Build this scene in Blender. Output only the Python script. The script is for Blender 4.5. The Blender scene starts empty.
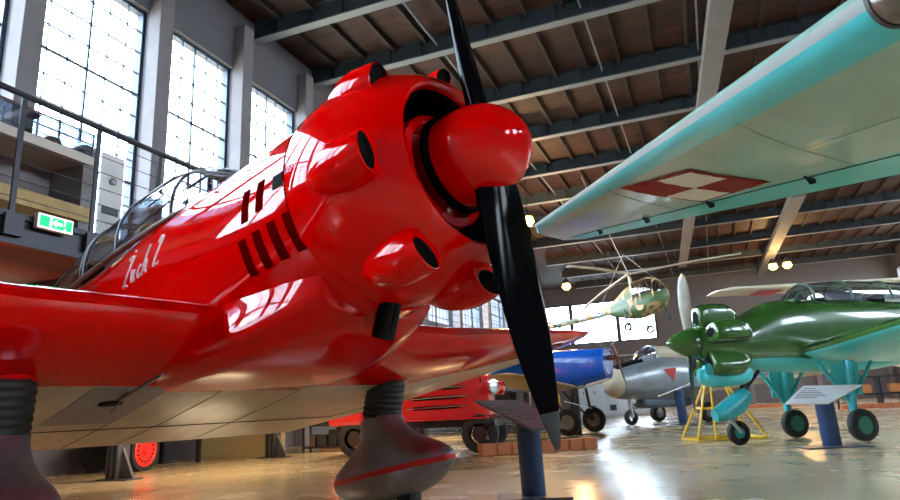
import bpy, bmesh, math, random
from mathutils import Vector, Matrix, noise
random.seed(7)
C = bpy.context.scene.collection
PI = math.pi
R = math.radians

# ------------------------------------------------------------------ camera
FPX = 645.0
PITCH, ROLL, YAW, CAMH = R(13.7), R(2.7), R(21.2), 0.8
fwd = Vector((-math.sin(YAW) * math.cos(PITCH), math.cos(YAW) * math.cos(PITCH), math.sin(PITCH)))
r0 = Vector((math.cos(YAW), math.sin(YAW), 0))
u0 = r0.cross(fwd)
rr = r0 * math.cos(-ROLL) + u0 * math.sin(-ROLL)
uu = -r0 * math.sin(-ROLL) + u0 * math.cos(-ROLL)
cd = bpy.data.cameras.new('camera')
cam = bpy.data.objects.new('camera', cd)
C.objects.link(cam)
cd.sensor_width = 36.0
cd.lens = FPX / 900 * 36.0
cd.clip_end = 500
cd.clip_start = 0.05
m = Matrix((rr, uu, -fwd)).transposed().to_4x4()
m.translation = Vector((0, 0, CAMH))
cam.matrix_world = m
bpy.context.scene.camera = cam

# ------------------------------------------------------------------ view + world
sc = bpy.context.scene
sc.view_settings.view_transform = 'Standard'
sc.view_settings.look = 'None'
sc.view_settings.gamma = 1.0
sc.view_settings.use_curve_mapping = False
sc.view_settings.exposure = 0.9
w = bpy.data.worlds.new('sky')
sc.world = w
w.use_nodes = True
bg = w.node_tree.nodes['Background']
bg.inputs[0].default_value = (0.72, 0.87, 1.0, 1)
bg.inputs[1].default_value = 13.0

# ------------------------------------------------------------------ area and lamp light
def area(name, loc, rot, sx, sy, power, col):
    l = bpy.data.lights.new(name, 'AREA')
    l.shape = 'RECTANGLE'; l.size = sx; l.size_y = sy; l.energy = power; l.color = col
    o = bpy.data.objects.new(name, l); C.objects.link(o)
    o.location = loc; o.rotation_euler = rot
    return o

# ------------------------------------------------------------------ materials
MATS = {}
def mat(name, col, rough=0.5, metal=0.0, coat=0.0, var=0.0, vscale=4.0, bump=0.0, bscale=30.0, col2=None, spec=0.5, coat_r=0.05, stretch=None):
    if name in MATS: return MATS[name]
    m = bpy.data.materials.new(name); m.use_nodes = True
    nt = m.node_tree; b = nt.nodes['Principled BSDF']
    b.inputs['Base Color'].default_value = (*col, 1)
    b.inputs['Roughness'].default_value = rough
    b.inputs['Metallic'].default_value = metal
    b.inputs['Specular IOR Level'].default_value = spec
    b.inputs['Coat Weight'].default_value = coat
    b.inputs['Coat Roughness'].default_value = coat_r
    tc = nt.nodes.new('ShaderNodeTexCoord')
    vec = tc.outputs['Object']
    if stretch:
        mp = nt.nodes.new('ShaderNodeMapping'); mp.inputs['Scale'].default_value = stretch
        nt.links.new(vec, mp.inputs['Vector']); vec = mp.outputs['Vector']
    if var > 0 or col2:
        n = nt.nodes.new('ShaderNodeTexNoise'); n.inputs['Scale'].default_value = vscale
        n.inputs['Detail'].default_value = 6; n.inputs['Roughness'].default_value = 0.65
        nt.links.new(vec, n.inputs['Vector'])
        r = nt.nodes.new('ShaderNodeValToRGB')
        c2 = col2 if col2 else tuple(c * (1 - var) for c in col)
        r.color_ramp.elements[0].position = 0.35; r.color_ramp.elements[0].color = (*c2, 1)
        r.color_ramp.elements[1].position = 0.65; r.color_ramp.elements[1].color = (*col, 1)
        nt.links.new(n.outputs['Fac'], r.inputs['Fac']); nt.links.new(r.outputs['Color'], b.inputs['Base Color'])
    if bump > 0:
        n2 = nt.nodes.new('ShaderNodeTexNoise'); n2.inputs['Scale'].default_value = bscale; n2.inputs['Detail'].default_value = 4
        nt.links.new(vec, n2.inputs['Vector'])
        bp = nt.nodes.new('ShaderNodeBump'); bp.inputs['Strength'].default_value = bump; bp.inputs['Distance'].default_value = 0.02
        nt.links.new(n2.outputs['Fac'], bp.inputs['Height']); nt.links.new(bp.outputs['Normal'], b.inputs['Normal'])
    MATS[name] = m
    return m

def glassmat(name, col=(1, 1, 1), rough=0.0, alpha=0.25):
    # thin pane: mostly see-through, reflecting a little
    m = bpy.data.materials.new(name); m.use_nodes = True
    nt = m.node_tree; nt.nodes.clear()
    o = nt.nodes.new('ShaderNodeOutputMaterial'); mx = nt.nodes.new('ShaderNodeMixShader')
    t = nt.nodes.new('ShaderNodeBsdfTransparent'); t.inputs[0].default_value = (*col, 1)
    g = nt.nodes.new('ShaderNodeBsdfGlossy'); g.inputs['Roughness'].default_value = rough
    mx.inputs[0].default_value = alpha
    nt.links.new(t.outputs[0], mx.inputs[1]); nt.links.new(g.outputs[0], mx.inputs[2]); nt.links.new(mx.outputs[0], o.inputs[0])
    MATS[name] = m
    return m

def emis(name, col, s):
    m = bpy.data.materials.new(name); m.use_nodes = True
    b = m.node_tree.nodes['Principled BSDF']
    b.inputs['Base Color'].default_value = (*col, 1)
    b.inputs['Emission Color'].default_value = (*col, 1); b.inputs['Emission Strength'].default_value = s
    MATS[name] = m
    return m

RED = mat('red_gloss_paint', (0.86, 0.0, 0.0), 0.5, coat=.85, spec=0.0, coat_r=0.03, var=0.06, vscale=2, bump=0.012, bscale=3.0)
DRED = mat('dark_red_recess', (0.12, 0.0, 0.0), 0.8, spec=0.0)
BLACK = mat('black_gloss_paint', (0.002, 0.002, 0.003), 0.4, coat=0.25, spec=0.0, coat_r=.12)
BLACKM = mat('matt_black', (0.004, 0.004, 0.005), 0.8, spec=.1)
RUBBER = mat('tyre_rubber', (0.012, 0.012, 0.013), 0.65, bump=0.2, bscale=40)
CREAM = mat('worn_underside_paint_warm_light', (0.66, 0.55, 0.38), 0.3, coat=0.3, var=0.25, vscale=3, stretch=(1, 3, 1))  # grey underside paint, with warm light off the floor put into its colour
NAVY = mat('dark_navy_paint', (0.02, 0.025, 0.06), 0.35, coat=0.3)
STEEL = mat('brushed_steel', (0.34, 0.35, 0.40), 0.34, metal=.85, var=0.3, vscale=5, bump=0.03, bscale=12)
CHROME = mat('chrome', (0.75, 0.76, 0.78), 0.12, metal=1.0)
FRAME = mat('canopy_frame_grey', (0.16, 0.15, 0.16), 0.35, metal=0.4)
CGLASS = glassmat('canopy_glass', (0.56, 0.64, 0.76), 0.03, 0.40)
WHITE = mat('white_paint', (0.8, 0.8, 0.78), 0.4)
TEALU = mat('pale_green_grey_wing_paint', (0.35, 0.56, 0.46), 0.3, coat=0.3, col2=(0.28, 0.46, 0.38), vscale=1.6)
TEALB = mat('turquoise_paint', (0.08, 0.62, 0.64), 0.3, coat=0.4, var=0.15, vscale=2)
CYAN = mat('bright_turquoise_gear_paint', (0.03, 0.46, 0.52), 0.35, coat=0.4, var=0.2, vscale=5)
GREEN = mat('dark_green_gloss_paint', (0.035, 0.13, 0.018), 0.25, coat=0.8, var=0.35, vscale=1.5)
YELLOW = mat('yellow_paint', (0.85, 0.52, 0.02), 0.4)
BLUE = mat('cobalt_blue_paint', (0.0, 0.09, 0.5), 0.25, coat=0.7, var=0.2)
POSTBLUE = mat('dark_blue_powder_coat', (0.018, 0.05, 0.13), 0.4)
WOOD = mat('varnished_prop_wood', (0.20, 0.07, 0.02), 0.25, coat=0.8, var=0.5, vscale=6, stretch=(6, 6, 1))
PLASTER = mat('grey_plaster', (0.135, 0.125, 0.135), 0.85, var=0.1, vscale=1.5)
PILAST = mat('pilaster_plaster', (0.22, 0.195, 0.20), 0.8, var=0.12, vscale=2)
REVEAL = mat('reveal_plaster', (0.62, 0.62, 0.62), 0.8, var=0.1)
MUNTIN = mat('window_steel', (0.03, 0.05, 0.09), 0.5)
BEAM = mat('blue_grey_steel_beam', (0.035, 0.05, 0.065), 0.45, var=0.3)
FLANGE = mat('light_beam_flange', (0.19, 0.20, 0.21), 0.5)
LBEAM = mat('pale_painted_concrete_beam', (0.22, 0.20, 0.18), 0.75, var=0.2, vscale=6)
PURLIN = mat('timber_purlin', (0.035, 0.022, 0.015), 0.7, var=0.3)
BRICK = None

def brickmat(name, c1, c2, mortar, scale, rough=0.8):
    m = bpy.data.materials.new(name); m.use_nodes = True
    nt = m.node_tree; b = nt.nodes['Principled BSDF']; b.inputs['Roughness'].default_value = rough
    tc = nt.nodes.new('ShaderNodeTexCoord'); br = nt.nodes.new('ShaderNodeTexBrick')
    br.inputs['Color1'].default_value = (*c1, 1); br.inputs['Color2'].default_value = (*c2, 1); br.inputs['Mortar'].default_value = (*mortar, 1)
    br.inputs['Scale'].default_value = scale; br.inputs['Mortar Size'].default_value = 0.012
    nt.links.new(tc.outputs['Object'], br.inputs['Vector']); nt.links.new(br.outputs['Color'], b.inputs['Base Color'])
    MATS[name] = m
    return m

def boards(name, c1, c2, mortar, w, h, rough=0.7):
    m = brickmat(name, c1, c2, mortar, 1.0, rough)
    nt = m.node_tree
    br = [n for n in nt.nodes if n.type == 'TEX_BRICK'][0]
    br.inputs['Brick Width'].default_value = w; br.inputs['Row Height'].default_value = h
    br.inputs['Mortar Size'].default_value = 0.008
    br.inputs['Bias'].default_value = -0.1
    # grain on top of the boards
    b = nt.nodes['Principled BSDF']
    tc = [n for n in nt.nodes if n.type == 'TEX_COORD'][0]
    n = nt.nodes.new('ShaderNodeTexNoise'); n.inputs['Scale'].default_value = 1.3; n.inputs['Detail'].default_value = 8
    mp = nt.nodes.new('ShaderNodeMapping'); mp.inputs['Scale'].default_value = (1, 6, 1)
    nt.links.new(tc.outputs['Object'], mp.inputs[0]); nt.links.new(mp.outputs[0], n.inputs['Vector'])
    r = nt.nodes.new('ShaderNodeValToRGB'); r.color_ramp.elements[0].position = 0.3; r.color_ramp.elements[0].color = (0.35, 0.33, 0.33, 1)
    r.color_ramp.elements[1].position = 0.75; r.color_ramp.elements[1].color = (1.25, 1.2, 1.1, 1)
    nt.links.new(n.outputs['Fac'], r.inputs[0])
    mx = nt.nodes.new('ShaderNodeMix'); mx.data_type = 'RGBA'; mx.blend_type = 'MULTIPLY'; mx.inputs[0].default_value = 1
    nt.links.new(br.outputs['Color'], mx.inputs[6]); nt.links.new(r.outputs[0], mx.inputs[7]); nt.links.new(mx.outputs[2], b.inputs['Base Color'])
    return m
CEILM = boards('stained_timber_boards', (0.07, 0.018, 0.007), (0.034, 0.010, 0.004), (0.012, 0.006, 0.004), 4.0, 0.22)
BRICKK = brickmat('terracotta_blocks', (0.42, 0.10, 0.045), (0.48, 0.16, 0.06), (0.12, 0.05, 0.03), 2.2)

# floor: glossy epoxy with soft patches
def floormat():
    m = bpy.data.materials.new('polished_floor'); m.use_nodes = True
    nt = m.node_tree; b = nt.nodes['Principled BSDF']
    tc = nt.nodes.new('ShaderNodeTexCoord')
    n = nt.nodes.new('ShaderNodeTexNoise'); n.inputs['Scale'].default_value = 0.5; n.inputs['Detail'].default_value = 7; n.inputs['Roughness'].default_value = 0.6
    nt.links.new(tc.outputs['Object'], n.inputs['Vector'])
    r = nt.nodes.new('ShaderNodeValToRGB')
    r.color_ramp.elements[0].position = 0.3; r.color_ramp.elements[0].color = (0.44, 0.32, 0.18, 1)
    r.color_ramp.elements[1].position = 0.7; r.color_ramp.elements[1].color = (0.64, 0.50, 0.32, 1)
    nt.links.new(n.outputs['Fac'], r.inputs[0]); nt.links.new(r.outputs[0], b.inputs['Base Color'])
    n2 = nt.nodes.new('ShaderNodeTexNoise'); n2.inputs['Scale'].default_value = 1.1; n2.inputs['Detail'].default_value = 5
    nt.links.new(tc.outputs['Object'], n2.inputs['Vector'])
    mr = nt.nodes.new('ShaderNodeMapRange'); mr.inputs[3].default_value = 0.12; mr.inputs[4].default_value = 0.38
    nt.links.new(n2.outputs['Fac'], mr.inputs[0]); nt.links.new(mr.outputs[0], b.inputs['Roughness'])
    b.inputs['Coat Weight'].default_value = 0.35; b.inputs['Coat Roughness'].default_value = 0.15
    MATS['floor'] = m
    return m
FLOORM = floormat()

# ------------------------------------------------------------------ mesh helpers
class MB:
    def __init__(s):
        s.v = []; s.f = []; s.m = []
    def add(s, vs, fs, mi=0):
        k = len(s.v); s.v += [tuple(v) for v in vs]
        for f in fs:
            s.f.append(tuple(i + k for i in f)); s.m.append(mi)
        return s
    def box(s, c, d, rot=None, mi=0):
        vs = []
        for x in (-.5, .5):
            for y in (-.5, .5):
                for z in (-.5, .5):
                    p = Vector((x * d[0], y * d[1], z * d[2]))
                    if rot: p = rot @ p
                    vs.append(p + Vector(c))
        return s.add(vs, [(0, 1, 3, 2), (4, 6, 7, 5), (0, 4, 5, 1), (2, 3, 7, 6), (0, 2, 6, 4), (1, 5, 7, 3)], mi)
    def bar(s, a, b, w, h=None, mi=0, up=(0, 0, 1)):
        a = Vector(a); b = Vector(b); h = h or w
        d = (b - a); L = d.length; x = d.normalized(); u = Vector(up)
        if abs(x.dot(u)) > .98: u = Vector((1, 0, 0))
        y = u.cross(x).normalized(); z = x.cross(y)
        return s.box((a + b) / 2, (L, w, h), Matrix((x, y, z)).transposed(), mi)
    def loft(s, rings, cap0=True, cap1=True, closed=True, mi=0, fm=None):
        n = len(rings[0]); vs = [p for r in rings for p in r]; fs = []; k = len(s.v); s.v += [tuple(v) for v in vs]
        for i in range(len(rings) - 1):
            for j in range(n if closed else n - 1):
                j2 = (j + 1) % n
                s.f.append((k + i * n + j, k + i * n + j2, k + (i + 1) * n + j2, k + (i + 1) * n + j))
                s.m.append(fm(i, j) if fm else mi)
        if cap0: s.f.append(tuple(k + j for j in range(n))[::-1]); s.m.append(mi)
        if cap1: s.f.append(tuple(k + (len(rings) - 1) * n + j for j in range(n))); s.m.append(mi)
        return s
    def tube(s, pts, r, n=10, mi=0, cap=True):
        pts = [Vector(p) for p in pts]; rs = r if isinstance(r, (list, tuple)) else [r] * len(pts)
        rings = []; prev = None
        for i, p in enumerate(pts):
            if i == 0: d = pts[1] - p
            elif i == len(pts) - 1: d = p - pts[i - 1]
            else: d = pts[i + 1] - pts[i - 1]
            d.normalize()
            if prev is None:
                u = Vector((0, 0, 1)) if abs(d.z) < .9 else Vector((1, 0, 0))
                a = u.cross(d).normalized()
            else:
                a = (prev - d * prev.dot(d)).normalized()
            prev = a; b = d.cross(a)
            rings.append([p + (a * math.cos(2 * PI * k / n) + b * math.sin(2 * PI * k / n)) * rs[i] for k in range(n)])
        return s.loft(rings, cap, cap, True, mi)
    def lathe(s, prof, axis='x', n=32, c=(0, 0, 0), mi=0, caps=False, fm=None):
        rings = []
        for (x, r) in prof:
            ring = []
            for k in range(n):
                a = 2 * PI * k / n
                if axis == 'x': p = (x, r * math.cos(a), r * math.sin(a))
                elif axis == 'y': p = (r * math.cos(a), x, r * math.sin(a))
                else: p = (r * math.cos(a), r * math.sin(a), x)
                ring.append(Vector(p) + Vector(c))
            rings.append(ring)
        return s.loft(rings, caps, caps, True, mi, fm)
    def prism(s, pts, t, mi=0):
        # polygon (3-D points in a plane) thickened by vector t
        a = [Vector(p) for p in pts]; t = Vector(t); n = len(a)
        vs = a + [p + t for p in a]
        fs = [tuple(range(n))[::-1], tuple(range(n, 2 * n))] + [(i, (i + 1) % n, n + (i + 1) % n, n + i) for i in range(n)]
        return s.add(vs, fs, mi)
    def build(s, name, mats, parent=None, smooth=False, bevel=0, sub=0, solid=0, auto=35):
        me = bpy.data.meshes.new(name)
        me.from_pydata(s.v, [], s.f)
        for mm in (mats if isinstance(mats, (list, tuple)) else [mats]): me.materials.append(mm)
        for p, i in zip(me.polygons, s.m): p.material_index = i
        bm = bmesh.new(); bm.from_mesh(me)
        bmesh.ops.remove_doubles(bm, verts=bm.verts, dist=1e-5)
        bmesh.ops.recalc_face_normals(bm, faces=bm.faces)
        if smooth:
            for f in bm.faces: f.smooth = True
            for e in bm.edges:
                if len(e.link_faces) == 2 and e.calc_face_angle(0) > R(auto): e.smooth = False
        bm.to_mesh(me); bm.free()
        o = bpy.data.objects.new(name, me); C.objects.link(o)
        if parent: o.parent = parent
        if solid:
            md = o.modifiers.new('t', 'SOLIDIFY'); md.thickness = solid; md.offset = 0
        if bevel:
            md = o.modifiers.new('b', 'BEVEL'); md.width = bevel; md.segments = 2; md.limit_method = 'ANGLE'
        if sub:
            md = o.modifiers.new('s', 'SUBSURF'); md.levels = sub; md.render_levels = sub
        return o

def tag(o, label=None, cat=None, group=None, kind=None):
    if label: o['label'] = label
    if cat: o['category'] = cat
    if group: o['group'] = group
    if kind: o['kind'] = kind
    return o
def thing(name, label, cat, loc=(0, 0, 0), rz=0, group=None, mw=None):
    o = bpy.data.objects.new(name, None); C.objects.link(o); o.empty_display_size = .1
    if mw is not None: o.matrix_world = mw
    else:
        o.location = loc; o.rotation_euler = (0, 0, rz)
    return tag(o, label, cat, group)
def struct(name, mb, mt, **k):
    return tag(mb.build(name, mt, **k), kind='structure')
def dup(root, loc=None, rz=None, label=None, group=None):
    def cp(o, par):
        c = o.copy(); C.objects.link(c); c.parent = par
        for ch in [x for x in KIDS.get(o.name, [])]: cp(ch, c)
        return c
    global KIDS
    KIDS = {}
    for x in bpy.data.objects:
        if x.parent: KIDS.setdefault(x.parent.name, []).append(x)
    r = cp(root, None)
    if loc is not None: r.location = loc
    if rz is not None: r.rotation_euler = (0, 0, rz)
    if label: r['label'] = label
    if group: r['group'] = group
    return r
def cw(X, D, z=0):       # metres right of and in front of the camera's standpoint -> world
    p = r0 * X + Vector((-math.sin(YAW), math.cos(YAW), 0)) * D
    return Vector((p.x, p.y, z))
def frame(origin, fx, fy_deg=0):
    # local frame with x along the heading fx (dx,dy in camera-right / ahead), z up
    d = cw(fx[0], fx[1]).normalized()
    y = Vector((0, 0, 1)).cross(d)
    mm = Matrix((d, y, Vector((0, 0, 1)))).transposed().to_4x4(); mm.translation = origin
    return mm

# ------------------------------------------------------------------ hall shell
HW, HE = -10.5, 14.5       # left and right wall planes
YS, YE = -8.0, 60.5
ZC = 11.35                 # board ceiling
struct('floor', MB().box((0, 26, -0.1), (60, 76, 0.2)), FLOORM)
cb = MB(); cb.box((2.05, 15, ZC + .1), (25.5, 46.4, .2)); cb.box((-1, 49.5, ZC + .1), (32, 23, .2))
struct('ceiling', cb, CEILM)

cols = [6.70 - 2.86 * k for k in range(5, 0, -1)] + [6.70, 9.60, 12.32, 15.14, 19.4, 23.3, 27.3, 31.4, 35.5, 38.2]
WT, WB = 9.62, 3.6
mb = MB()
mb.box((HW - .2, 15, WB / 2), (.4, 46.4, WB))                    # below windows
mb.box((HW - .2, 15, (WT + 11.4) / 2), (.4, 46.4, 11.4 - WT))    # above
for i, y in enumerate(cols):                                     # piers between the windows
    mb.box((HW - .2, y, (WT + WB) / 2), (.4, .36, WT - WB))
struct('wall_left', mb, PLASTER)
pl = MB()
for y in cols:
    pl.box((HW + .15, y, 5.4), (.34, .38, 10.85))
struct('trim_1', pl, PILAST, bevel=.01)
wn = 0
GLASSW = glassmat('window_glass', (0.95, 0.98, 1.0), 0.0, 0.04)
for i in range(len(cols) - 1):
    y0, y1 = cols[i] + .18, cols[i + 1] - .18
    if cols[i + 1] < -2: continue
    wn += 1
    fr = MB()
    x = HW - .18
    t = .07
    fr.box((x, (y0 + y1) / 2, WT - t / 2), (.1, y1 - y0, t)); fr.box((x, (y0 + y1) / 2, WB + t / 2), (.1, y1 - y0, t))
    fr.box((x, y0 + t / 2, (WT + WB) / 2), (.1, t, WT - WB)); fr.box((x, y1 - t / 2, (WT + WB) / 2), (.1, t, WT - WB))
    wf = struct('window_%d' % wn, fr, MUNTIN)
    mm = MB()
    n = max(4, round((y1 - y0) / .42))
    for k in range(1, n):
        tt = .04 if k == n // 2 else .014
        mm.box((x, y0 + (y1 - y0) * k / n, (WT + WB) / 2), (.05, tt, WT - WB))
    rows = 12
    for k in range(1, rows):
        mm.box((x, (y0 + y1) / 2, WB + (WT - WB) * k / rows), (.05, y1 - y0, .045 if k in (4, 8) else .014))
    mm.build('muntins', MUNTIN, wf)
    MB().box((x - .02, (y0 + y1) / 2, (WT + WB) / 2), (.01, y1 - y0, WT - WB)).build('pane', GLASSW, wf)

# step out of the left wall at the far end, far wall with its high window, right and rear walls
struct('wall_return', MB().box((-13.6, 38.2, 5.7), (5.9, .3, 11.4)), PLASTER)
struct('wall_annex', MB().box((-16.6, 49.5, 5.7), (.3, 22.5, 11.4)), PLASTER)
mb = MB()
fx0, fx1, fz0, fz1 = -14.2, -3.9, 5.9, 9.7
mb.box((-1, YE + .2, fz0 / 2), (31.5, .4, fz0)); mb.box((-1, YE + .2, (fz1 + 11.4) / 2), (31.5, .4, 11.4 - fz1))
mb.box(((-16.7 + fx0) / 2, YE + .2, (fz0 + fz1) / 2), (fx0 + 16.7, .4, fz1 - fz0))
mb.box(((fx1 + 14.8) / 2, YE + .2, (fz0 + fz1) / 2), (14.8 - fx1, .4, fz1 - fz0))
struct('wall_far', mb, PLASTER)
fr = MB()
for x in (fx0 + .06, -11.6, -7.35, fx1 - .06): fr.box((x, YE + .1, (fz0 + fz1) / 2), (.35, .15, fz1 - fz0))
for z in (fz0 + .06, fz1 - .06): fr.box(((fx0 + fx1) / 2, YE + .1, z), (fx1 - fx0, .15, .12))
wf = struct('window_far', fr, MUNTIN)
mm = MB()
for k in range(1, 20): mm.box((fx0 + (fx1 - fx0) * k / 20, YE + .1, (fz0 + fz1) / 2), (.04, .08, fz1 - fz0))
for k in range(1, 5): mm.box(((fx0 + fx1) / 2, YE + .1, fz0 + (fz1 - fz0) * k / 5), (fx1 - fx0, .08, .04))
mm.build('muntins', MUNTIN, wf)
MB().box(((fx0 + fx1) / 2, YE + .15, (fz0 + fz1) / 2), (fx1 - fx0, .01, fz1 - fz0)).build('pane', GLASSW, wf)
mb = MB()
mb.box((HE + .2, 26, 3.2), (.4, 70, 6.4)); mb.box((HE + .2, 26, 10.6), (.4, 70, 1.7))
for k in range(13): mb.box((HE + .2, -8 + k * 5.7, 8), (.4, 2.6, 3.6))
struct('wall_right', mb, PLASTER)
mb = MB()
mb.box((2, YS, 5.7), (26, .4, 11.4))
struct('wall_rear', mb, PLASTER)
mb = MB(); mb.box((0, 20, -.3), (200, 200, .05)); 
struct('ground_outside', mb, mat('outside_gravel', (.35, .34, .32), .9))

# ceiling beams: each a steel girder across the hall with a pale lower flange
bys = [1.3, 5.2, 9.0, 12.95, 15.75, 19.5, 23.2, 27.3, 31.4, 35.6, 41.0, 47.0, 52.6, 58.4]
for k, y in enumerate(bys):
    zb = 10.8
    b = MB()
    b.box((2, y, zb + .3), (25, .06, .56))
    b.box((2, y, zb + .02), (25, .26, .04), mi=1); b.box((2, y, zb + .56), (25, .26, .03))
    for x in range(-10, 15, 1): b.box((x + .3, y, zb + .3), (.025, .24, .54))
    b.box((2, y + .14, zb + .3), (25, .12, .5))
    x0, x1 = (-10.4, 14.4)
    o = struct('trim_%d' % (k + 2), b, [BEAM, FLANGE])
pu = MB()
x = -9.6
k = 0
while x < 14:
    pu.box((x, 26, ZC - .07), (.09, 68, .14))
    x += 1.02; k += 1
struct('trim_20', pu, PURLIN)
pu = MB()
for x in (-6.2, -2.0, .9):
    pu.box((x, 26, 11.1), (.045, 68, .05))
struct('trim_21', pu, FLANGE)
# big pale longitudinal beam and its further neighbour
pb = MB(); pb.bar((1.85, 10.4, 10.62), (-1.0, 52, 10.62), .56, .34)
struct('trim_22', pb, LBEAM)
pb = MB(); pb.bar((5.3, 36, 10.62), (5.0, 59.5, 10.62), .7, .34)
struct('trim_23', pb, LBEAM)

# ------------------------------------------------------------------ shared aircraft helpers
def sgnpow(v, e): return math.copysign(abs(v) ** e, v)
def body(mb, stations, n=40, mi=0, fm=None):
    # stations: x, half width, top z, bottom z, exponent, y centre
    rings = []
    for st in stations:
        x, hw, zt, zb, e = st[:5]; yc = st[5] if len(st) > 5 else 0
        rings.append([Vector((x, yc + hw * sgnpow(math.cos(2 * PI * k / n), 2 / e), (zt + zb) / 2 + (zt - zb) / 2 * sgnpow(math.sin(2 * PI * k / n), 2 / e))) for k in range(n)])
    return mb.loft(rings, True, True, True, mi, fm)
def dense(st, k=4):
    # Catmull-Rom through the stations
    out = []
    n = len(st)
    for i in range(n - 1):
        p0, p1, p2, p3 = st[max(i - 1, 0)], st[i], st[i + 1], st[min(i + 2, n - 1)]
        for j in range(k):
            t = j / k
            out.append(tuple(.5 * ((2 * b) + (-a + c) * t + (2 * a - 5 * b + 4 * c - d) * t * t + (-a + 3 * b - 3 * c + d) * t ** 3) for a, b, c, d in zip(p0, p1, p2, p3)))
    out.append(tuple(st[-1]))
    return out
NA = 14
def airfoil(t, camber=.02):
    up = []; lo = []
    for i in range(NA + 1):
        c = (1 - math.cos(PI * i / NA)) / 2
        yt = 5 * t * (.2969 * math.sqrt(c) - .126 * c - .3516 * c * c + .2843 * c ** 3 - .1036 * c ** 4)
        cm = camber * 4 * c * (1 - c)
        up.append((c, cm + yt)); lo.append((c, cm - yt))
    return up[::-1] + lo[1:]          # TE -> upper -> LE -> lower -> TE
def wing(st, split=None, camber=.02):
    # st: (y, xLE, xTE, zLE, zTE, thickness); material 1 on the lower surface behind the chord fraction `split`
    mb = MB(); rings = []; cf = []
    for (y, xl, xt, zl, zt, t) in st:
        ch = xl - xt; r = []
        for (c, z) in airfoil(t, camber):
            r.append(Vector((xl + (xt - xl) * c, y, zl + (zt - zl) * c + z * ch)))
        rings.append(r)
    aff = airfoil(.1)
    def fm(i, j):
        if split is None or j < NA: return 0
        c = (aff[j][0] + aff[min(j + 1, 2 * NA)][0]) / 2
        return 1 if c > split else 0
    mb.loft(rings, True, True, True, 0, fm)
    return mb
def wheel(mb, c, r, w, axis='y', mi=0, hub=1):
    prof = [(-w / 2, r * .55), (-w / 2, r * .82), (-w * .38, r * .95), (-w * .15, r), (w * .15, r), (w * .38, r * .95), (w / 2, r * .82), (w / 2, r * .55)]
    mb.lathe(prof, axis, 32, c, mi, caps=False)
    return mb

# ------------------------------------------------------------------ the red aircraft
hd, th = R(-17.3), R(7.88)
F = Vector((math.cos(hd) * math.cos(th), math.sin(hd) * math.cos(th), math.sin(th)))
Lf = Vector((-math.sin(hd), math.cos(hd), 0)); Up = F.cross(Lf)
MW = Matrix((F, Lf, Up)).transposed().to_4x4(); MW.translation = Vector((-.749, 2.414, 1.84))
red = thing('propeller_aircraft', 'glossy red low-wing propeller aircraft with black propeller, filling the foreground', 'aircraft', mw=MW)

FS = [(-.62, .482, .495, -.53, 2.0), (-.95, .485, .49, -.60, 2.1), (-1.4, .48, .47, -.63, 2.25), (-2.0, .46, .47, -.64, 2.4), (-2.8, .42, .43, -.62, 2.5),
      (-3.8, .37, .42, -.56, 2.5), (-4.8, .27, .42, -.42, 2.4), (-5.8, .16, .38, -.24, 2.2), (-6.6, .07, .30, -.08, 2.0), (-7.0, .02, .22, .02, 2.0)]
FD = dense(FS, 4)
def fus_y(x, z, sgn=-1):
    for a, b in zip(FD, FD[1:]):
        if b[0] <= x <= a[0]:
            t = (x - a[0]) / (b[0] - a[0]); s = [p + (q - p) * t for p, q in zip(a, b)]
            zc = (s[2] + s[3]) / 2; hh = (s[2] - s[3]) / 2
            q = min(.999, abs((z - zc) / hh))
            return sgn * s[1] * (1 - q ** s[4]) ** (1 / s[4])
    return 0
fmb = MB(); body(fmb, FD, 56)
fus = fmb.build('fuselage', RED, red, smooth=True)
# cowling: lathe with a rolled lip and an inner face
cp = [(-.70, .506), (-.66, .514), (-.6, .522), (-.52, .528), (-.42, .520), (-.32, .496), (-.24, .466), (-.18, .432), (-.14, .402), (-.122, .383), (-.13, .366), (-.17, .356)]
mb = MB(); mb.lathe(cp, 'x', 72)
cowl = mb.build('engine_cowling', RED, red, smooth=True, auto=60)
mb = MB(); mb.lathe([(-.17, .356), (-.32, .35), (-.55, .30), (-.56, 0.01)], 'x', 48)
mb.build('cowling_interior', BLACKM, red, smooth=True)
mb = MB(); mb.lathe([(-.703, .50), (-.703, .5085), (-.698, .5085), (-.698, .50)], 'x', 72)
mb.build('cowling_seam', DRED, red, smooth=True)
mb = MB(); mb.lathe([(-.5, .2), (-.36, .25), (-.27, .268), (-.23, .262), (-.22, .225), (-.3, .2), (-.3, .0)], 'x', 48)
mb.build('crankcase_fairing', RED, red, smooth=True, auto=40)
# engine cylinders seen through the opening
for k in range(7):
    a = R(44 + 51.43 * k)
    e = Vector((0, -math.cos(a), math.sin(a)))
    mb = MB(); p0 = Vector((-.4, 0, 0))
    pts = []; rs = []
    for i in range(12):
        pts.append(p0 + e * (.2 + .012 * i)); rs.append(.075 if i % 2 else .06)
    mb.tube(pts, rs, 14)
    mb.build('engine_cylinder', mat('cylinder_black', (.015, .015, .015), .4, metal=.5), red)
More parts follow.
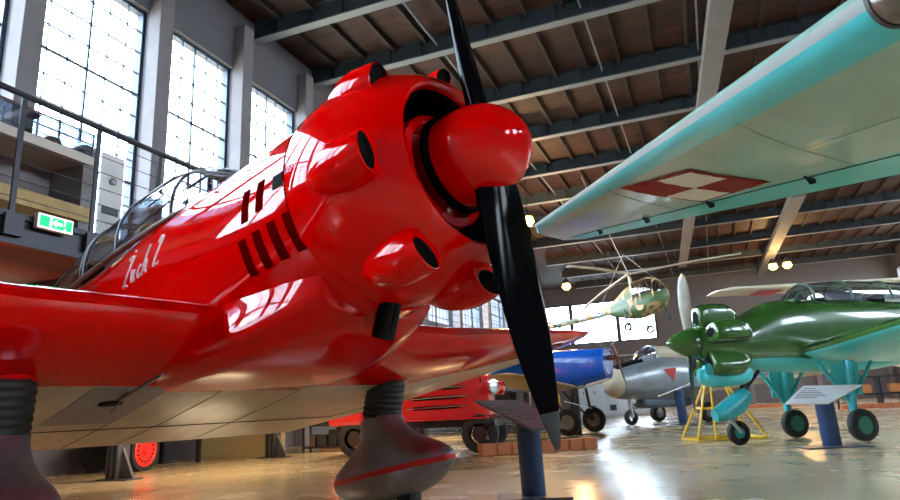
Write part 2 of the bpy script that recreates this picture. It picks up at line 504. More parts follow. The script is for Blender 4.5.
# cylinder blisters around the cowling
BL = [(47, 1.12, -.06, -.055), (-8, 1.0, 0, 0), (-58, 1.0, .015, 0), (99, .55, -.01, -.01), (-106, 1.0, 0, 0), (150, 1.0, 0, 0), (-157, 1.0, 0, 0)]
for adeg, s, dx, dr in BL:
    a = R(adeg); er = Vector((0, -math.cos(a), math.sin(a))); et = Vector((0, math.sin(a), math.cos(a))); ex = Vector((1, 0, 0))
    def ring(x, rc, h, wd, slant=0, n=28):
        return [ex * (x + dx + slant * math.sin(2 * PI * k / n)) + er * (rc + dr + h * math.sin(2 * PI * k / n)) + et * (wd * math.cos(2 * PI * k / n)) for k in range(n)]
    st = [(-.55, .50, .015, .02), (-.52, .50, .045, .045), (-.46, .50, .080, .078), (-.39, .50, .102, .096), (-.32, .50, .110, .104), (-.25, .502, .100, .098), (-.20, .505, .086, .086)]
    dn = dense(st, 4)
    rings = [ring(x, rc, h * s, wd * min(1, s * 1.1), .02 * (x + .55) / .35) for x, rc, h, wd in dn]
    mb = MB(); mb.loft(rings, True, False)
    b = mb.build('cylinder_blister', RED, red, smooth=True, auto=70)
    sl_ = .02; ws_ = min(1, s * 1.1)
    mb = MB()
    mb.loft([ring(-.200, .505, .086 * s, .086 * ws_, sl_), ring(-.196, .505 + .02 * s, .060 * s, .076 * ws_, sl_)], False, False)
    mb.build('blister_lip', RED, b, smooth=True)
    mb = MB()
    mb.loft([ring(-.196, .505 + .02 * s, .060 * s, .076 * ws_, sl_), ring(-.200, .505 + .022 * s, .056 * s, .070 * ws_, sl_), ring(-.212, .505 + .024 * s, .05 * s, .062 * ws_, sl_)], False, True)
    mb.build('blister_opening', [BLACKM], b, smooth=True)
# spinner and propeller
mb = MB(); mb.lathe([(-.15, .20), (-.10, .207), (-.03, .204), (.03, .193), (.08, .172), (.125, .14), (.16, .10), (.183, .06), (.193, .025), (.195, 0.001)], 'x', 64)
mb.build('spinner', RED, red, smooth=True, auto=60)
mb = MB(); mb.lathe([(-.15, .20), (-.155, .222), (-.18, .222), (-.19, .19), (-.192, .0)], 'x', 48)
mb.build('spinner_backplate', BLACK, red, smooth=True)
PHI = .076
def blade(sg):
    mb = MB(); rings = []
    e = Vector((0, math.sin(PHI), -math.cos(PHI))) * sg
    tdir = Vector((0, math.cos(PHI), math.sin(PHI))) * sg
    prof = [(.08, .17, .10, 26), (.19, .205, .09, 24), (.3, .22, .085, 21), (.45, .225, .066, 20), (.62, .22, .046, 19), (.8, .195, .02, 19), (.95, .155, .015, 18), (1.07, .11, .011, 17), (1.15, .068, .009, 17), (1.21, .034, .006, 17), (1.22, .012, .004, 17)]
    for r, wd, t, pa in dense(prof, 3):
        c = tdir * math.cos(R(pa)) + Vector((1, 0, 0)) * math.sin(R(pa))
        nrm = e.cross(c)
        ring = []
        for k in range(20):
            a = 2 * PI * k / 20
            ring.append(e * r + c * (wd / 2 * math.cos(a)) + nrm * (t / 2 * math.sin(a)))
        rings.append(ring)
    mb.loft(rings)
    o = mb.build('propeller_blade', BLACK, red, smooth=True, auto=60)
    # pale worn metal at the tip
    rings2 = []
    for r, wd, t, pa in dense([(1.09, .104, .0125, 17), (1.13, .082, .0115, 17), (1.16, .065, .011, 17), (1.215, .034, .008, 17), (1.224, .012, .005, 17)], 3):
        c = tdir * math.cos(R(pa)) + Vector((1, 0, 0)) * math.sin(R(pa)); nrm = e.cross(c)
        rings2.append([e * r + c * (wd / 2 * math.cos(2 * PI * k / 20)) + nrm * (t / 2 * math.sin(2 * PI * k / 20)) for k in range(20)])
    mb = MB(); mb.loft(rings2)
    mb.build('tip_sheath', mat('worn_tip_metal', (.02, .02, .018), .6, metal=.0, var=.4, vscale=20), o, smooth=True)
blade(1); blade(-1)
# wings
CA, CT = -1.28, -3.1
ws = [(.0, CA, CT, -.415, -.76, .17), (1.25, CA, CT, -.41, -.755, .17), (2.5, -1.5, -3.05, -.27, -.56, .155), (4.0, -1.83, -2.98, -.09, -.28, .13), (4.7, -2.0, -2.9, .0, -.14, .11), (4.95, -2.13, -2.8, .04, -.07, .09), (5.07, -2.35, -2.66, .05, -.01, .06)]
for sg, nm in ((-1, 'right'), (1, 'left')):
    st = [(sg * y, a, b, c, d, t) for y, a, b, c, d, t in ws]
    o = wing(st, .27).build('wing_panel', [RED, CREAM], red, smooth=True, auto=50)
    if sg < 0: nearwing = o
    else: farwing = o
def wing_low(y, c):
    yy = abs(y)
    for a, b in zip(ws, ws[1:]):
        if a[0] <= yy <= b[0]:
            t = (yy - a[0]) / (b[0] - a[0]); s = [p + (q - p) * t for p, q in zip(a, b)]
            ch = s[1] - s[2]; th_ = s[5]
            yt = 5 * th_ * (.2969 * math.sqrt(c) - .126 * c - .3516 * c * c + .2843 * c ** 3 - .1036 * c ** 4)
            return Vector((s[1] - ch * c, y, s[3] + (s[4] - s[3]) * c + (.02 * 4 * c * (1 - c) - yt) * ch))
SEAM = mat('dark_panel_seam', (.05, .04, .035), .6)
def seam(par, pts, r=.0028):
    mb = MB(); mb.tube(pts, r, 5); mb.build('panel_seam', SEAM, par)
cs = [.28 + .07 * i for i in range(11)]
for y in (-.42, -.1):
    seam(nearwing, [wing_low(y, c) for c in cs])
for y in (.42, 1.9):
    seam(farwing, [wing_low(y, c) for c in cs])
seam(nearwing, [wing_low(y, .72) for y in (-3, -2, -1.25, -1, 0)], .004)
seam(farwing, [wing_low(y, .72) for y in (0, 1, 1.25, 2, 3, 4)], .004)
# dark access panel with a round drain hole under the near root
mb = MB()
q = [wing_low(-.78, .3), wing_low(-.42, .3), wing_low(-.42, .62), wing_low(-.78, .62)]
rr_ = []
for i in range(8):
    c = .29 + .05 * i
    rr_.append([wing_low(-.78, c) + Vector((0, 0, -.002)), wing_low(-.42, c) + Vector((0, 0, -.002)), wing_low(-.42, c) + Vector((0, 0, .01)), wing_low(-.78, c) + Vector((0, 0, .01))])
mb.loft(rr_)
ap = mb.build('access_panel', mat('grey_access_panel', (.32, .29, .26), .4, var=.2), nearwing, smooth=True)
pc = wing_low(-.6, .42) + Vector((0, 0, -.004))
mb = MB(); mb.lathe([(-.004, .0), (-.004, .055), (.004, .055)], 'z', 24, pc); mb.build('drain_hole', BLACKM, ap)
# wide fairing where the wing meets the lower fuselage
mb = MB(); rings = []
for x, yl, zt, zb in dense([(-.70, .34, -.38, -.535), (-.85, .40, -.37, -.585), (-1.1, .485, -.36, -.63), (-1.35, .55, -.35, -.655), (-1.65, .58, -.35, -.655), (-1.95, .52, -.38, -.645), (-2.2, .38, -.42, -.63)], 4):
    y0 = -fus_y(x, zt) - .004; half = []
    zk = zb + .10
    for i in range(8):
        t = i / 7; half.append((y0 + (yl - y0) * t ** 1.25, zt + (zk - zt) * t))
    for i in range(1, 6):
        a = PI / 2 * i / 5; half.append((yl - .16 + .16 * math.cos(a), zk - .10 * math.sin(a)))
    half.append((.0, zb))
    rings.append([Vector((x, -y, z)) for y, z in half] + [Vector((x, y, z)) for y, z in half[-2::-1]])
mb.loft(rings)
mb.build('wing_root_fairing', RED, red, smooth=True, auto=70)
# blue edged belly line
mb = MB(); mb.tube([(-1.5, -.62, -.64), (-1.9, -.6, -.665), (-2.5, -.45, -.70)], .008, 6)
mb.build('belly_seam', NAVY, red)
# landing gear
for sg in (-1, 1):
    y = sg * 1.13
    mb = MB(); mb.tube([(-1.74, y, -.42), (-1.78, y, -.50), (-1.81, y, -.57)], [.21, .165, .14], 28)
    g = mb.build('gear_cuff', RED, red, smooth=True)
    mb = MB(); pts = []; rs = []
    for i in range(17):
        pts.append((-1.81 - .0065 * i, y, -.555 - .0175 * i)); rs.append(.122 + (.006 if i % 2 else 0) + .001 * i * .5)
    mb.tube(pts, rs, 28)
    mb.build('gear_gaiter', mat('black_rubber_gaiter', (.012, .014, .013), .6), red, smooth=True)
    ps = [(-.825, -1.915, .135, .125), (-.84, -1.915, .145, .135), (-.90, -1.91, .175, .135), (-.97, -1.90, .245, .142), (-1.03, -1.89, .35, .152), (-1.08, -1.885, .45, .16), (-1.125, -1.885, .52, .165), (-1.165, -1.89, .55, .168), (-1.20, -1.895, .55, .167), (-1.25, -1.905, .52, .16), (-1.30, -1.915, .45, .145), (-1.335, -1.925, .36, .12), (-1.35, -1.93, .28, .09)]
    rings = []
    pd = dense(ps, 3)
    for z, cx, a, b in pd:
        ring = []
        for k in range(40):
            t = 2 * PI * k / 40; cc = math.cos(t)
            bw = b * (1 - (.30 * max(0, -cc) if a > .2 else 0))
            ring.append(Vector((cx + a * cc, y + bw * math.sin(t), z + .05 * cc * a)))
        rings.append(ring)
    fm = lambda i, j: 1 if -1.205 < (pd[i][0] + pd[i + 1][0]) / 2 < -1.165 else 0
    mb = MB(); mb.loft(rings, True, True, True, 0, fm)
    pant = mb.build('wheel_pant', [STEEL, mat('red_stripe_paint', (.62, .01, .01), .35)], red, smooth=True)
    mb = MB(); wheel(mb, (-1.93, y, -1.335), .25, .14); wl = mb.build('wheel', RUBBER, red, smooth=True)
    mb = MB(); mb.lathe([(-.06, 0), (-.06, .14), (.06, .14), (.06, 0)], 'y', 24, (-1.93, y, -1.335)); mb.build('wheel_hub', STEEL, wl)
# tail leg, fin and tailplane
mb = MB(); mb.tube([(-6.3, 0, -.1), (-6.5, 0, -.62)], .035, 10); mb.build('tail_leg', STEEL, red)
mb = MB(); wheel(mb, (-6.52, 0, -.80), .13, .08); mb.build('tail_wheel', RUBBER, red, smooth=True)
mb = MB()
st = [(z, a, b) for z, a, b in ((.2, -5.9, -7.25), (.6, -6.15, -7.4), (1.0, -6.4, -7.45), (1.25, -6.65, -7.4), (1.33, -6.9, -7.3))]
rings = [[Vector((a + (b - a) * c, h * (a - b) * (1 if i <= NA else 1), z)) for i, (c, h) in enumerate(airfoil(.08, 0))] for z, a, b in st]
mb.loft(rings); mb.build('tail_fin', RED, red, smooth=True)
for sg in (-1, 1):
    st = [(sg * y, a, b, .0, .0, .08) for y, a, b in ((.05, -6.2, -7.1), (.8, -6.3, -7.1), (1.2, -6.5, -7.0), (1.3, -6.65, -6.9))]
    wing(st, None, 0).build('tailplane', RED, red, smooth=True)
# exhaust stub
mb = MB(); mb.tube([(-.56, -.06, -.40), (-.62, -.06, -.55), (-.67, -.06, -.645)], .052, 20, cap=False)
mb.tube([(-.67, -.06, -.645), (-.64, -.06, -.59)], .044, 20)
mb.build('exhaust_pipe', BLACK, red, smooth=True)
# louvres and hatch on the side behind the cowling
def side_patch(name, x0, x1, z0, z1, mt, off=.004, lean=0, parent=None, inset=None):
    mb = MB(); n = 6; rings = []
    for i in range(n + 1):
        z = z0 + (z1 - z0) * i / n; dx = lean * i / n
        a = Vector((x0 + dx, fus_y(x0 + dx, z) - off, z)); b = Vector((x1 + dx, fus_y(x1 + dx, z) - off, z))
        rings.append([a, b, b + Vector((0, .03, 0)), a + Vector((0, .03, 0))])
    mb.loft(rings)
    return mb.build(name, mt, parent or fus)
for (xa, z0, z1) in ((-1.045, -.055, .10), (-.935, -.04, .105)):
    side_patch('cooling_slot', xa, xa + .045, z0, z1, DRED, lean=.01)
side_patch('access_hatch', -.81, -.745, .02, .085, BLACKM)
for i in range(4):
    xa = -1.05 + .105 * i
    p = side_patch('cooling_louvre', xa, xa + .05, -.30 + .006 * i, -.13 + .006 * i, DRED, lean=-.03)
# small dark sight on the nose decking
mb = MB(); mb.lathe([(0, .0), (0, .022), (.03, .022), (.03, 0)], 'z', 14, (-1.2, -.1, .50)); mb.build('filler_cap', BLACKM, red)
# hand-painted name on the side
LET = {
 'Z': [[(0.02, .88), (.12, .98), (.48, .93), (.42, .80), (.18, .30), (0, .0), (.15, .08), (.42, .0)], [(.30, 1.1), (.34, 1.16)]],
 'u': [[(0, .55), (.02, .25), (.08, .03), (.2, .1), (.3, .5)], [(.3, .5), (.29, .15), (.36, .0), (.46, .12)]],
 'c': [[(.32, .45), (.2, .55), (.05, .35), (.05, .1), (.2, .0), (.38, .14)]],
 'h': [[(.18, 1.0), (.08, .5), (0, 0)], [(.05, .2), (.18, .5), (.28, .45), (.26, .1), (.4, .03)]],
 '2': [[(.05, .78), (.18, 1.0), (.38, .92), (.34, .65), (.12, .25), (0, .02), (.15, .1), (.3, .03), (.45, .1)]]}
mb = MB()
def stroke(pl, ox, sc_, oz):
    pts = []
    P = []
    for i in range(len(pl) - 1):
        for j in range(4):
            t = j / 4; P.append((pl[i][0] + (pl[i + 1][0] - pl[i][0]) * t, pl[i][1] + (pl[i + 1][1] - pl[i][1]) * t))
    P.append(pl[-1])
    for _ in range(2): P = [P[0]] + [((P[i - 1][0] + P[i][0] * 2 + P[i + 1][0]) / 4, (P[i - 1][1] + P[i][1] * 2 + P[i + 1][1]) / 4) for i in range(1, len(P) - 1)] + [P[-1]]
    for u, v in P:
        x = ox + (u + v * .18) * sc_ * .78; z = oz + v * sc_
        pts.append(Vector((x, fus_y(x, z) - .001, z)))
    mb.tube(pts, .0068, 6)
S_ = .185
ox = -2.25
for ch, adv, s in (('Z', .52, 1.0), ('u', .46, .78), ('c', .36, .78), ('h', .62, .92), ('2', 0, .95)):
    for pl_ in LET[ch]: stroke(pl_, ox, S_ * s, .0 + (ox + 2.18) * .03)
    ox += adv * S_ * (.95 if ch != 'h' else 1.1)
mb.build('painted_name', WHITE, fus)
# canopy
cs_ = [(-1.40, .18, .40, .46), (-1.6, .28, .385, .56), (-1.85, .345, .37, .70), (-2.05, .365, .36, .755), (-2.5, .375, .35, .765), (-3.0, .36, .34, .735), (-3.5, .33, .32, .66), (-3.95, .27, .31, .55), (-4.3, .16, .31, .42)]
def arc(st, off=0, n=22):
    x, hw, z0, z1 = st
    return [Vector((x, (hw + off) * math.cos(PI * k / n), z0 - .05 + (z1 - z0 + .05 + off) * math.sin(PI * k / n) ** .85)) for k in range(n + 1)]
mb = MB(); mb.loft([arc(s) for s in dense(cs_, 3)], False, False, closed=False)
cano = mb.build('canopy', CGLASS, red, smooth=True, auto=80)
def interp(x):
    for a, b in zip(cs_, cs_[1:]):
        if b[0] <= x <= a[0]:
            t = (x - a[0]) / (b[0] - a[0]); return tuple(p + (q - p) * t for p, q in zip(a, b))
for x in (-1.9, -2.5, -2.98, -3.03, -3.6):
    mb = MB(); mb.tube(arc(interp(x), .006), .009, 8); mb.build('canopy_frame', FRAME, cano)
for sg in (-1, 1):
    mb = MB(); mb.tube([Vector((s[0], sg * (s[1] + .008), s[2] - .045)) for s in cs_], .017, 8); mb.build('canopy_sill', mat('worn_brown_sill', (.14, .09, .07), .5), cano)
    mb = MB(); mb.tube([arc(s, .006)[6 if sg > 0 else 16] for s in cs_[:5]], .010, 8); mb.build('canopy_frame', FRAME, cano)
mb = MB(); mb.tube([arc(s, .006)[11] for s in cs_[1:9]], .009, 8); mb.build('canopy_frame', FRAME, cano)
# cockpit interior
mb = MB(); body(mb, [(-1.6, .25, .46, .2, 3), (-1.8, .25, .50, .2, 3)], 20); mb.build('instrument_coaming', BLACKM, red)
for x in (-2.55, -3.4):
    mb = MB(); mb.box((x, 0, .40), (.09, .4, .3)); mb.build('seat_back', BLACKM, red, bevel=.03)

# ------------------------------------------------------------------ balcony on the left
SLAB = mat('balcony_concrete', (.07, .065, .06), .8, var=.2)
DMET = mat('dark_rail_metal', (.02, .02, .03), .4, metal=.3)
BEIGE = mat('beige_painted_steel', (.34, .27, .19), .6, var=.15)
YELW = mat('yellow_plywood', (.52, .34, .13), .6, var=.25, vscale=8)
sl = MB(); sl.box((-7.85, 18, 2.39), (5.3, 40, .12)); struct('floor_balcony', sl, SLAB)
jb = MB()
jb.box((-5.23, 18, 2.40), (.08, 40, .26))
for k in range(27): jb.box((-7.85, -1.2 + 1.5 * k, 2.25), (5.2, .10, .18))
struct('trim_30', jb, DMET)
jb = MB()
for x in (-6.1, -6.7, -8.9): jb.tube([(x, -2, 2.08), (x, 38, 2.08)], .06, 10)
struct('trim_31', jb, BEIGE)
rail = thing('balcony_railing', 'dark metal railing with thin wires along the balcony edge under the tall windows', 'railing', (-5.2, 0, 2.45))
MB().tube([(0, -2, 1.14), (0, 38, 1.14)], .028, 10).build('handrail', DMET, rail, smooth=True)
MB().box((.02, 18, .06), (.03, 40, .05)).build('bottom_rail', DMET, rail)
y = 3.42 - .75 * 7
while y < 38:
    mb = MB(); mb.box((0, y, .55), (.02, .045, 1.15)); mb.box((0.03, y, -.03), (.06, .16, .18)); mb.build('rail_post', DMET, rail); y += .75
for k in range(6): MB().tube([(0, -2, .22 + .16 * k), (0, 38, .22 + .16 * k)], .004, 5).build('rail_wire', DMET, rail)

# exit sign on the balcony edge
t = thing('exit_sign', 'green and white lit emergency exit sign on the balcony edge', 'sign', (-5.13, 3.75, 2.50))
mb = MB(); mb.box((0, 0, 0), (.05, .33, .13)); mb.build('housing', WHITE, t, bevel=.005)
SG = emis('sign_green', (.0, .42, .12), 1.1); SW = emis('sign_white', (.8, 1, .85), 1.3)
mb = MB(); mb.box((.027, 0, 0), (.004, .32, .12)); mb.build('face', SW, t)
mb = MB(); mb.box((.031, -.105, 0), (.004, .09, .095)); mb.box((.031, .018, 0), (.004, .11, .095)); mb.box((.031, .125, 0), (.004, .05, .095)); f = mb.build('green_field', SG, t)
mb = MB(); mb.prism([(.034, .055, .012), (.034, .0, .012), (.034, .0, .034), (.034, -.035, 0), (.034, .0, -.034), (.034, .0, -.012), (.034, .055, -.012)], (.002, 0, 0)); mb.build('arrow', SW, f)
mb = MB(); mb.tube([(.036, .10, -.038), (.036, .085, -.01), (.036, .092, .012), (.036, .08, .02)], .006, 6); mb.tube([(.036, .085, -.01), (.036, .068, -.036)], .006, 6); mb.lathe([(-.003, 0), (-.003, .008), (.003, .008), (.003, 0)], 'x', 12, (.036, .088, .03)); mb.build('running_figure', SG, f)

# showcase and panels on the balcony
GREYC = mat('showcase_grey', (.22, .2, .2), .6, var=.15)
t = thing('display_case', 'long museum showcase with a glazed top behind the balcony railing', 'display case', (-6.35, 3.3, 2.45))
mb = MB(); mb.box((0, 0, .08), (.6, 3.1, .16)); mb.build('plinth', YELW, t)
mb = MB(); mb.box((0, 0, .55), (.6, 3.1, .16)); mb.build('lower_board', YELW, t)
mb = MB(); mb.box((-.25, 0, .8), (.04, 3.0, 1.1)); mb.box((0, 1.47, .8), (.56, .12, 1.1)); mb.box((0, -1.5, .8), (.56, .06, 1.1)); mb.box((0, -.4, .8), (.56, .04, 1.1)); mb.build('carcass', GREYC, t)
mb = MB(); mb.box((0, 0, 1.17), (.62, 3.1, .10)); mb.build('counter', mat('showcase_beige', (.5, .45, .38), .5), t)
mb = MB(); mb.box((0, 0, 1.36), (.56, 3.04, .26)); mb.build('glass_cover', CGLASS, t)
fr = MB()
for x in (-.28, .28):
    for z in (1.23, 1.49): fr.box((x, 0, z), (.015, 3.06, .015))
    for yy in (-1.5, -.4, .5, 1.5): fr.box((x, yy, 1.36), (.015, .015, .27))
fr.build('cover_frame', CHROME, t)
def bowl(name, label, loc, r, mt):
    mb = MB(); mb.lathe([(0, r * .35), (0, 0.001)], 'z', 20); mb.lathe([(0, r * .35), (r * .3, r * .8), (r * .6, r), (r * .62, r * .9), (r * .15, r * .3)], 'z', 20)
    o = mb.build(name, mt, smooth=True); o.location = loc
    return tag(o, label, 'bowl')
bowl('bowl', 'dark purple bowl on top of the balcony showcase', (-6.3, 4.22, 3.945), .09, mat('purple_glaze', (.12, .05, .09), .4))
o = MB().lathe([(0, .05), (.02, .09), (.09, .10), (.14, .07), (.16, .03), (.16, 0.001)], 'z', 20).build('clay_pot', mat('brown_clay', (.32, .15, .09), .6), smooth=True)
o.location = (-6.28, 4.47, 3.675); tag(o, 'round brown clay pot inside the glazed top of the balcony showcase', 'pot')
def panel(y, w, label, pics):
    t = thing('exhibition_board', label, 'panel', (-6.75, y, 2.45), 0, 'exhibition panels on the balcony')
    mb = MB(); mb.box((0, 0, .85), (.03, w, 1.65)); mb.box((0, 0, .02), (.3, w * .8, .04)); mb.build('board', mat('panel_offwhite', (.62, .60, .58), .5), t)
    for (yy, z, a, b, mt) in pics:
        mb = MB()
        if b: mb.box((.018, yy, z), (.006, a, b))
        else: mb.lathe([(-.02, 0), (-.02, a * .8), (.02, a), (.04, a * .7), (.05, 0)], 'x', 20, (.018, yy, z))
        mb.build('picture' if b else 'round_instrument', mt, t, smooth=not b)
DG = mat('dark_picture_print', (.05, .045, .05), .5); BP = mat('blue_print', (.05, .12, .28), .5); RP = mat('red_print', (.6, .06, .07), .5); LG = mat('grey_instrument', (.25, .25, .27), .35, metal=.5)
panel(5.28, .30, 'pale panel with a grey round instrument over a blue caption with red header', [(-.02, 1.38, .07, 0, LG), (-.02, 1.18, .18, .05, DG), (-.04, .95, .2, .28, BP), (-.04, 1.10, .2, .03, RP)])
panel(5.64, .34, 'pale panel with a dark round instrument above a black plate', [(.0, 1.32, .05, 0, LG), (.0, .93, .24, .1, DG)])

# steel columns below the balcony
def colm(y, label):
    t = thing('support_column', label, 'column', (-8.2, y, 0), 0)
    mb = MB(); mb.box((0, 0, 1.08), (.05, .22, 2.15)); mb.box((.09, 0, 1.08), (.03, .22, 2.15)); mb.box((-.09, 0, 1.08), (.03, .22, 2.15)); mb.build('shaft', mat('dark_column_steel', (.05, .05, .06), .5), t)
    mb = MB(); mb.prism([(.1, -.02, 0), (.34, -.02, 0), (.1, -.02, .45)], (0, .04, 0)); mb.box((.05, 0, .01), (.6, .3, .02)); mb.build('foot', mat('dark_column_steel', (.05, .05, .06), .5), t)
for y, l in ((7.35, 'dark steel column in front of the red spoked wheel'), (11.0, 'dark steel column at the right end of the beige cabinet')):
    colm(y, l)

# wagon with a red wheel under the balcony
t = thing('wagon', 'old wagon with a red perforated wheel and red bodywork under the balcony', 'wagon', (-9.2, 8.6, 0), R(8))
mb = MB(); mb.lathe([(-.05, .27), (-.05, .34), (.05, .34), (.05, .27)], 'x', 40, (0.15, 0, .34)); wv = mb.build('wheel_tyre', RUBBER, t, smooth=True)
mb = MB(); mb.lathe([(-.02, 0), (-.02, .275), (.03, .275), (.045, .24), (.02, .22), (.02, .08), (.06, .06), (.06, 0)], 'x', 40, (.17, 0, .34)); dsk = mb.build('wheel_disc', mat('red_orange_paint', (.8, .03, .02), .4), t, smooth=True)
mb = MB()
for k in range(16):
    a = 2 * PI * k / 16; mb.lathe([(.192, .0), (.192, .016), (.197, .016)], 'x', 10, (0, .19 * math.cos(a), .34 + .19 * math.sin(a)))
mb.build('disc_holes', BLACKM, dsk)
mb = MB(); mb.box((-.45, 1.0, .72), (.9, 1.5, .32)); mb.build('body', mat('red_orange_paint', (.8, .03, .02), .4), t, bevel=.02)
mb = MB(); mb.box((-.4, .7, .48), (.8, 2.3, .1)); mb.box((0.1, 1.6, .24), (.07, .07, .48)); mb.box((-.7, 1.6, .24), (.07, .07, .48)); mb.build('chassis', DMET, t)
mb = MB(); mb.lathe([(-.05, 0), (-.05, .34), (.05, .34), (.05, 0)], 'x', 30, (-.75, 0, .34)); mb.build('wheel_tyre', RUBBER, t, smooth=True)
# beige cabinet
t = thing('storage_cabinet', 'plain beige low cabinet standing under the balcony', 'cabinet', (-9.25, 11.35, 0), R(14))
BC = mat('beige_cabinet', (.34, .27, .13), .6, var=.1)
mb = MB(); mb.box((0, 0, .45), (1.7, .5, .9)); mb.build('carcass', BC, t, bevel=.01)
mb = MB(); mb.box((0, 0, .92), (1.76, .56, .04)); mb.build('top', BC, t)
# dark shelving with odds and ends
def shelf(x, y, label, seed):
    random.seed(seed)
    t = thing('shelving_unit', label, 'shelving', (x, y, 0), R(12), 'dark shelving under the balcony')
    for xx in (-.55, .55):
        for yy in (-.2, .2): MB().box((xx, yy, .9), (.04, .04, 1.8)).build('upright', DMET, t)
    for z in (.1, .55, 1.0, 1.45): mb = MB(); mb.box((0, 0, z), (1.14, .44, .03)); mb.build('shelf', DMET, t)
    for z in (.115, .565, 1.015):
        xx = -.45
        while xx < .45:
            w_ = random.uniform(.1, .25); h_ = random.uniform(.12, .36)
            c = random.choice([(.03, .03, .035), (.05, .055, .08), (.1, .08, .07), (.02, .02, .02)])
            mm_ = mat('carton_%.3f' % c[0], c, .7)
            o = MB().box((0, 0, h_ / 2), (w_ * .9, .3, h_)).build('carton', mm_, bevel=.006)
            o.location = t.matrix_basis @ Vector((xx + w_ / 2, 0, z)) if False else Vector((x, y, 0)) + Matrix.Rotation(R(12), 3, 'Z') @ Vector((xx + w_ / 2, 0, z + .001)); o.rotation_euler = (0, 0, R(12))
            tag(o, 'dark carton among the clutter on the shelves under the balcony', 'box', 'cartons on the dark shelves')
            xx += w_ + .03
shelf(-7.8, 12.5, 'dark open shelving unit right of the beige cabinet, its nearer unit', 3)
shelf(-6.5, 13.1, 'dark open shelving unit behind the front wheel fairing', 5)
# terracotta kerbs
def kerb(p0, p1, n, label, grp):
    p0 = Vector(p0); p1 = Vector(p1); d = (p1 - p0) / n
    a = math.atan2(d.y, d.x)
    for k in range(n):
        o = MB().box((0, 0, .09), (d.length * .985, .30, .18)).build('kerb_block', BRICKK, bevel=.012)
        o.location = p0 + d * (k + .5); o.rotation_euler = (0, 0, a)
        tag(o, label, 'kerb block', grp)
kerb((-3.75, 10.6, 0), (-2.05, 11.75, 0), 8, 'terracotta block in the low kerb behind the centre information stand', 'blocks of the kerb behind the centre stand')
kerb((-8.6, 13.4, 0), (-7.1, 13.75, 0), 5, 'terracotta block in the low kerb by the dark shelves', 'blocks of the kerb by the dark shelves')
kerb((1.2, 40, 0), (4.6, 40.6, 0), 6, 'terracotta block in the distant kerb behind the green aircraft', 'blocks of the distant kerb')

# ------------------------------------------------------------------ red vintage truck
t = thing('vintage_truck', 'red vintage truck with three slotted side grilles and a round headlight', 'truck', (-4.05, 11.6, 0), R(10))
TR = mat('red_truck_paint', (.75, .012, .012), .3, coat=.6)
mb = MB()
st = [(-2.0, .50, 1.52, .62), (-.6, .50, 1.50, .62), (.05, .44, 1.44, .62), (.22, .36, 1.36, .64)]
rings = []
for x, hw, zt, zb in st:
    rings.append([Vector((x, y * hw, zb if z < 0 else zb + (zt - zb) * z)) for y, z in ((-1, -1), (-1, .5), (-1, .78), (-.82, .94), (-.4, 1), (.4, 1), (.82, .94), (1, .78), (1, .5), (1, -1))])
mb.loft(rings); hood = mb.build('hood', TR, t, smooth=True, auto=30)
for k in range(3):
    z = .80 + .17 * k
    mb = MB(); mb.prism([(-1.25, -.50, z), (-1.1, -.51, z + .035), (-.35, -.51, z + .045), (-.12, -.5, z + .02), (-.35, -.51, z - .02), (-1.1, -.51, z - .03)], (0, -.012, 0)); g_ = mb.build('grille_slot', BLACKM, hood)
    mb = MB(); mb.tube([(-1.25, -.52, z), (-.9, -.535, z + .01), (-.4, -.535, z + .02), (-.12, -.52, z + .02)], .016, 8); mb.build('chrome_bar', CHROME, g_, smooth=True)
mb = MB(); mb.tube([(-1.4, 0, 1.53), (-.6, 0, 1.52), (.1, 0, 1.46)], .012, 6); mb.tube([(-.5, -.3, 1.52), (-.3, -.33, 1.50), (-.15, -.3, 1.49)], .008, 6); mb.build('hood_trim', CHROME, hood)
mb = MB(); mb.box((-2.35, 0, 1.3), (.7, 1.5, 1.5)); mb.build('cab', TR, t, bevel=.08)
mb = MB(); mb.box((-2.75, 0, .8), (.12, 1.5, .4)); mb.build('rear_body', DMET, t, bevel=.02)
mb = MB(); mb.box((-1.2, 0, .52), (2.9, .8, .14)); mb.box((.32, 0, .5), (.08, 1.5, .12)); mb.build('chassis', DMET, t)
for sg in (-1, 1):
    mb = MB(); mb.box((-.5, sg * .62, .60), (1.5, .26, .03)); mb.build('running_board', TR, t, bevel=.01)
    mb = MB(); mb.lathe([(-.16, .0), (-.14, .06), (-.05, .115), (.05, .125), (.055, .11)], 'x', 28); hl = mb.build('headlight', TR, t, smooth=True)
    mb = MB(); mb.lathe([(.05, .10), (.05, .128), (.075, .128), (.08, .105)], 'x', 28); mb.build('chrome_ring', CHROME, hl, smooth=True)
    mb = MB(); mb.lathe([(.06, .105), (.08, .07), (.09, .0)], 'x', 28); mb.build('lens', mat('headlight_glass', (.75, .8, .85), .15, metal=.4), hl, smooth=True)
    hl.location = (.30, sg * .50, 1.12); hl.rotation_euler = (0, 0, R(-38) * (-1 if sg > 0 else 1))
    mb = MB(); mb.tube([(.1, sg * .40, 1.2), (.12, sg * .6, 1.42)], .012, 6); mb.lathe([(-.01, 0), (-.01, .06), (.01, .06), (.01, 0)], 'x', 16, (.12, sg * .62, 1.45)); mb.build('mirror', DMET, t)
    for x, nm in ((.08, 0), (-2.2, 1)):
        mb = MB(); wheel(mb, (x, sg * .62, .33), .33, .2); wl = mb.build('wheel', RUBBER, t, smooth=True)
        mb = MB(); mb.lathe([(-.07, 0), (-.07, .13), (.07, .13), (.07, 0)], 'y', 24, (x, sg * .62, .33)); mb.build('wheel_rim', mat('dark_rim', (.03, .012, .012), .5), wl)

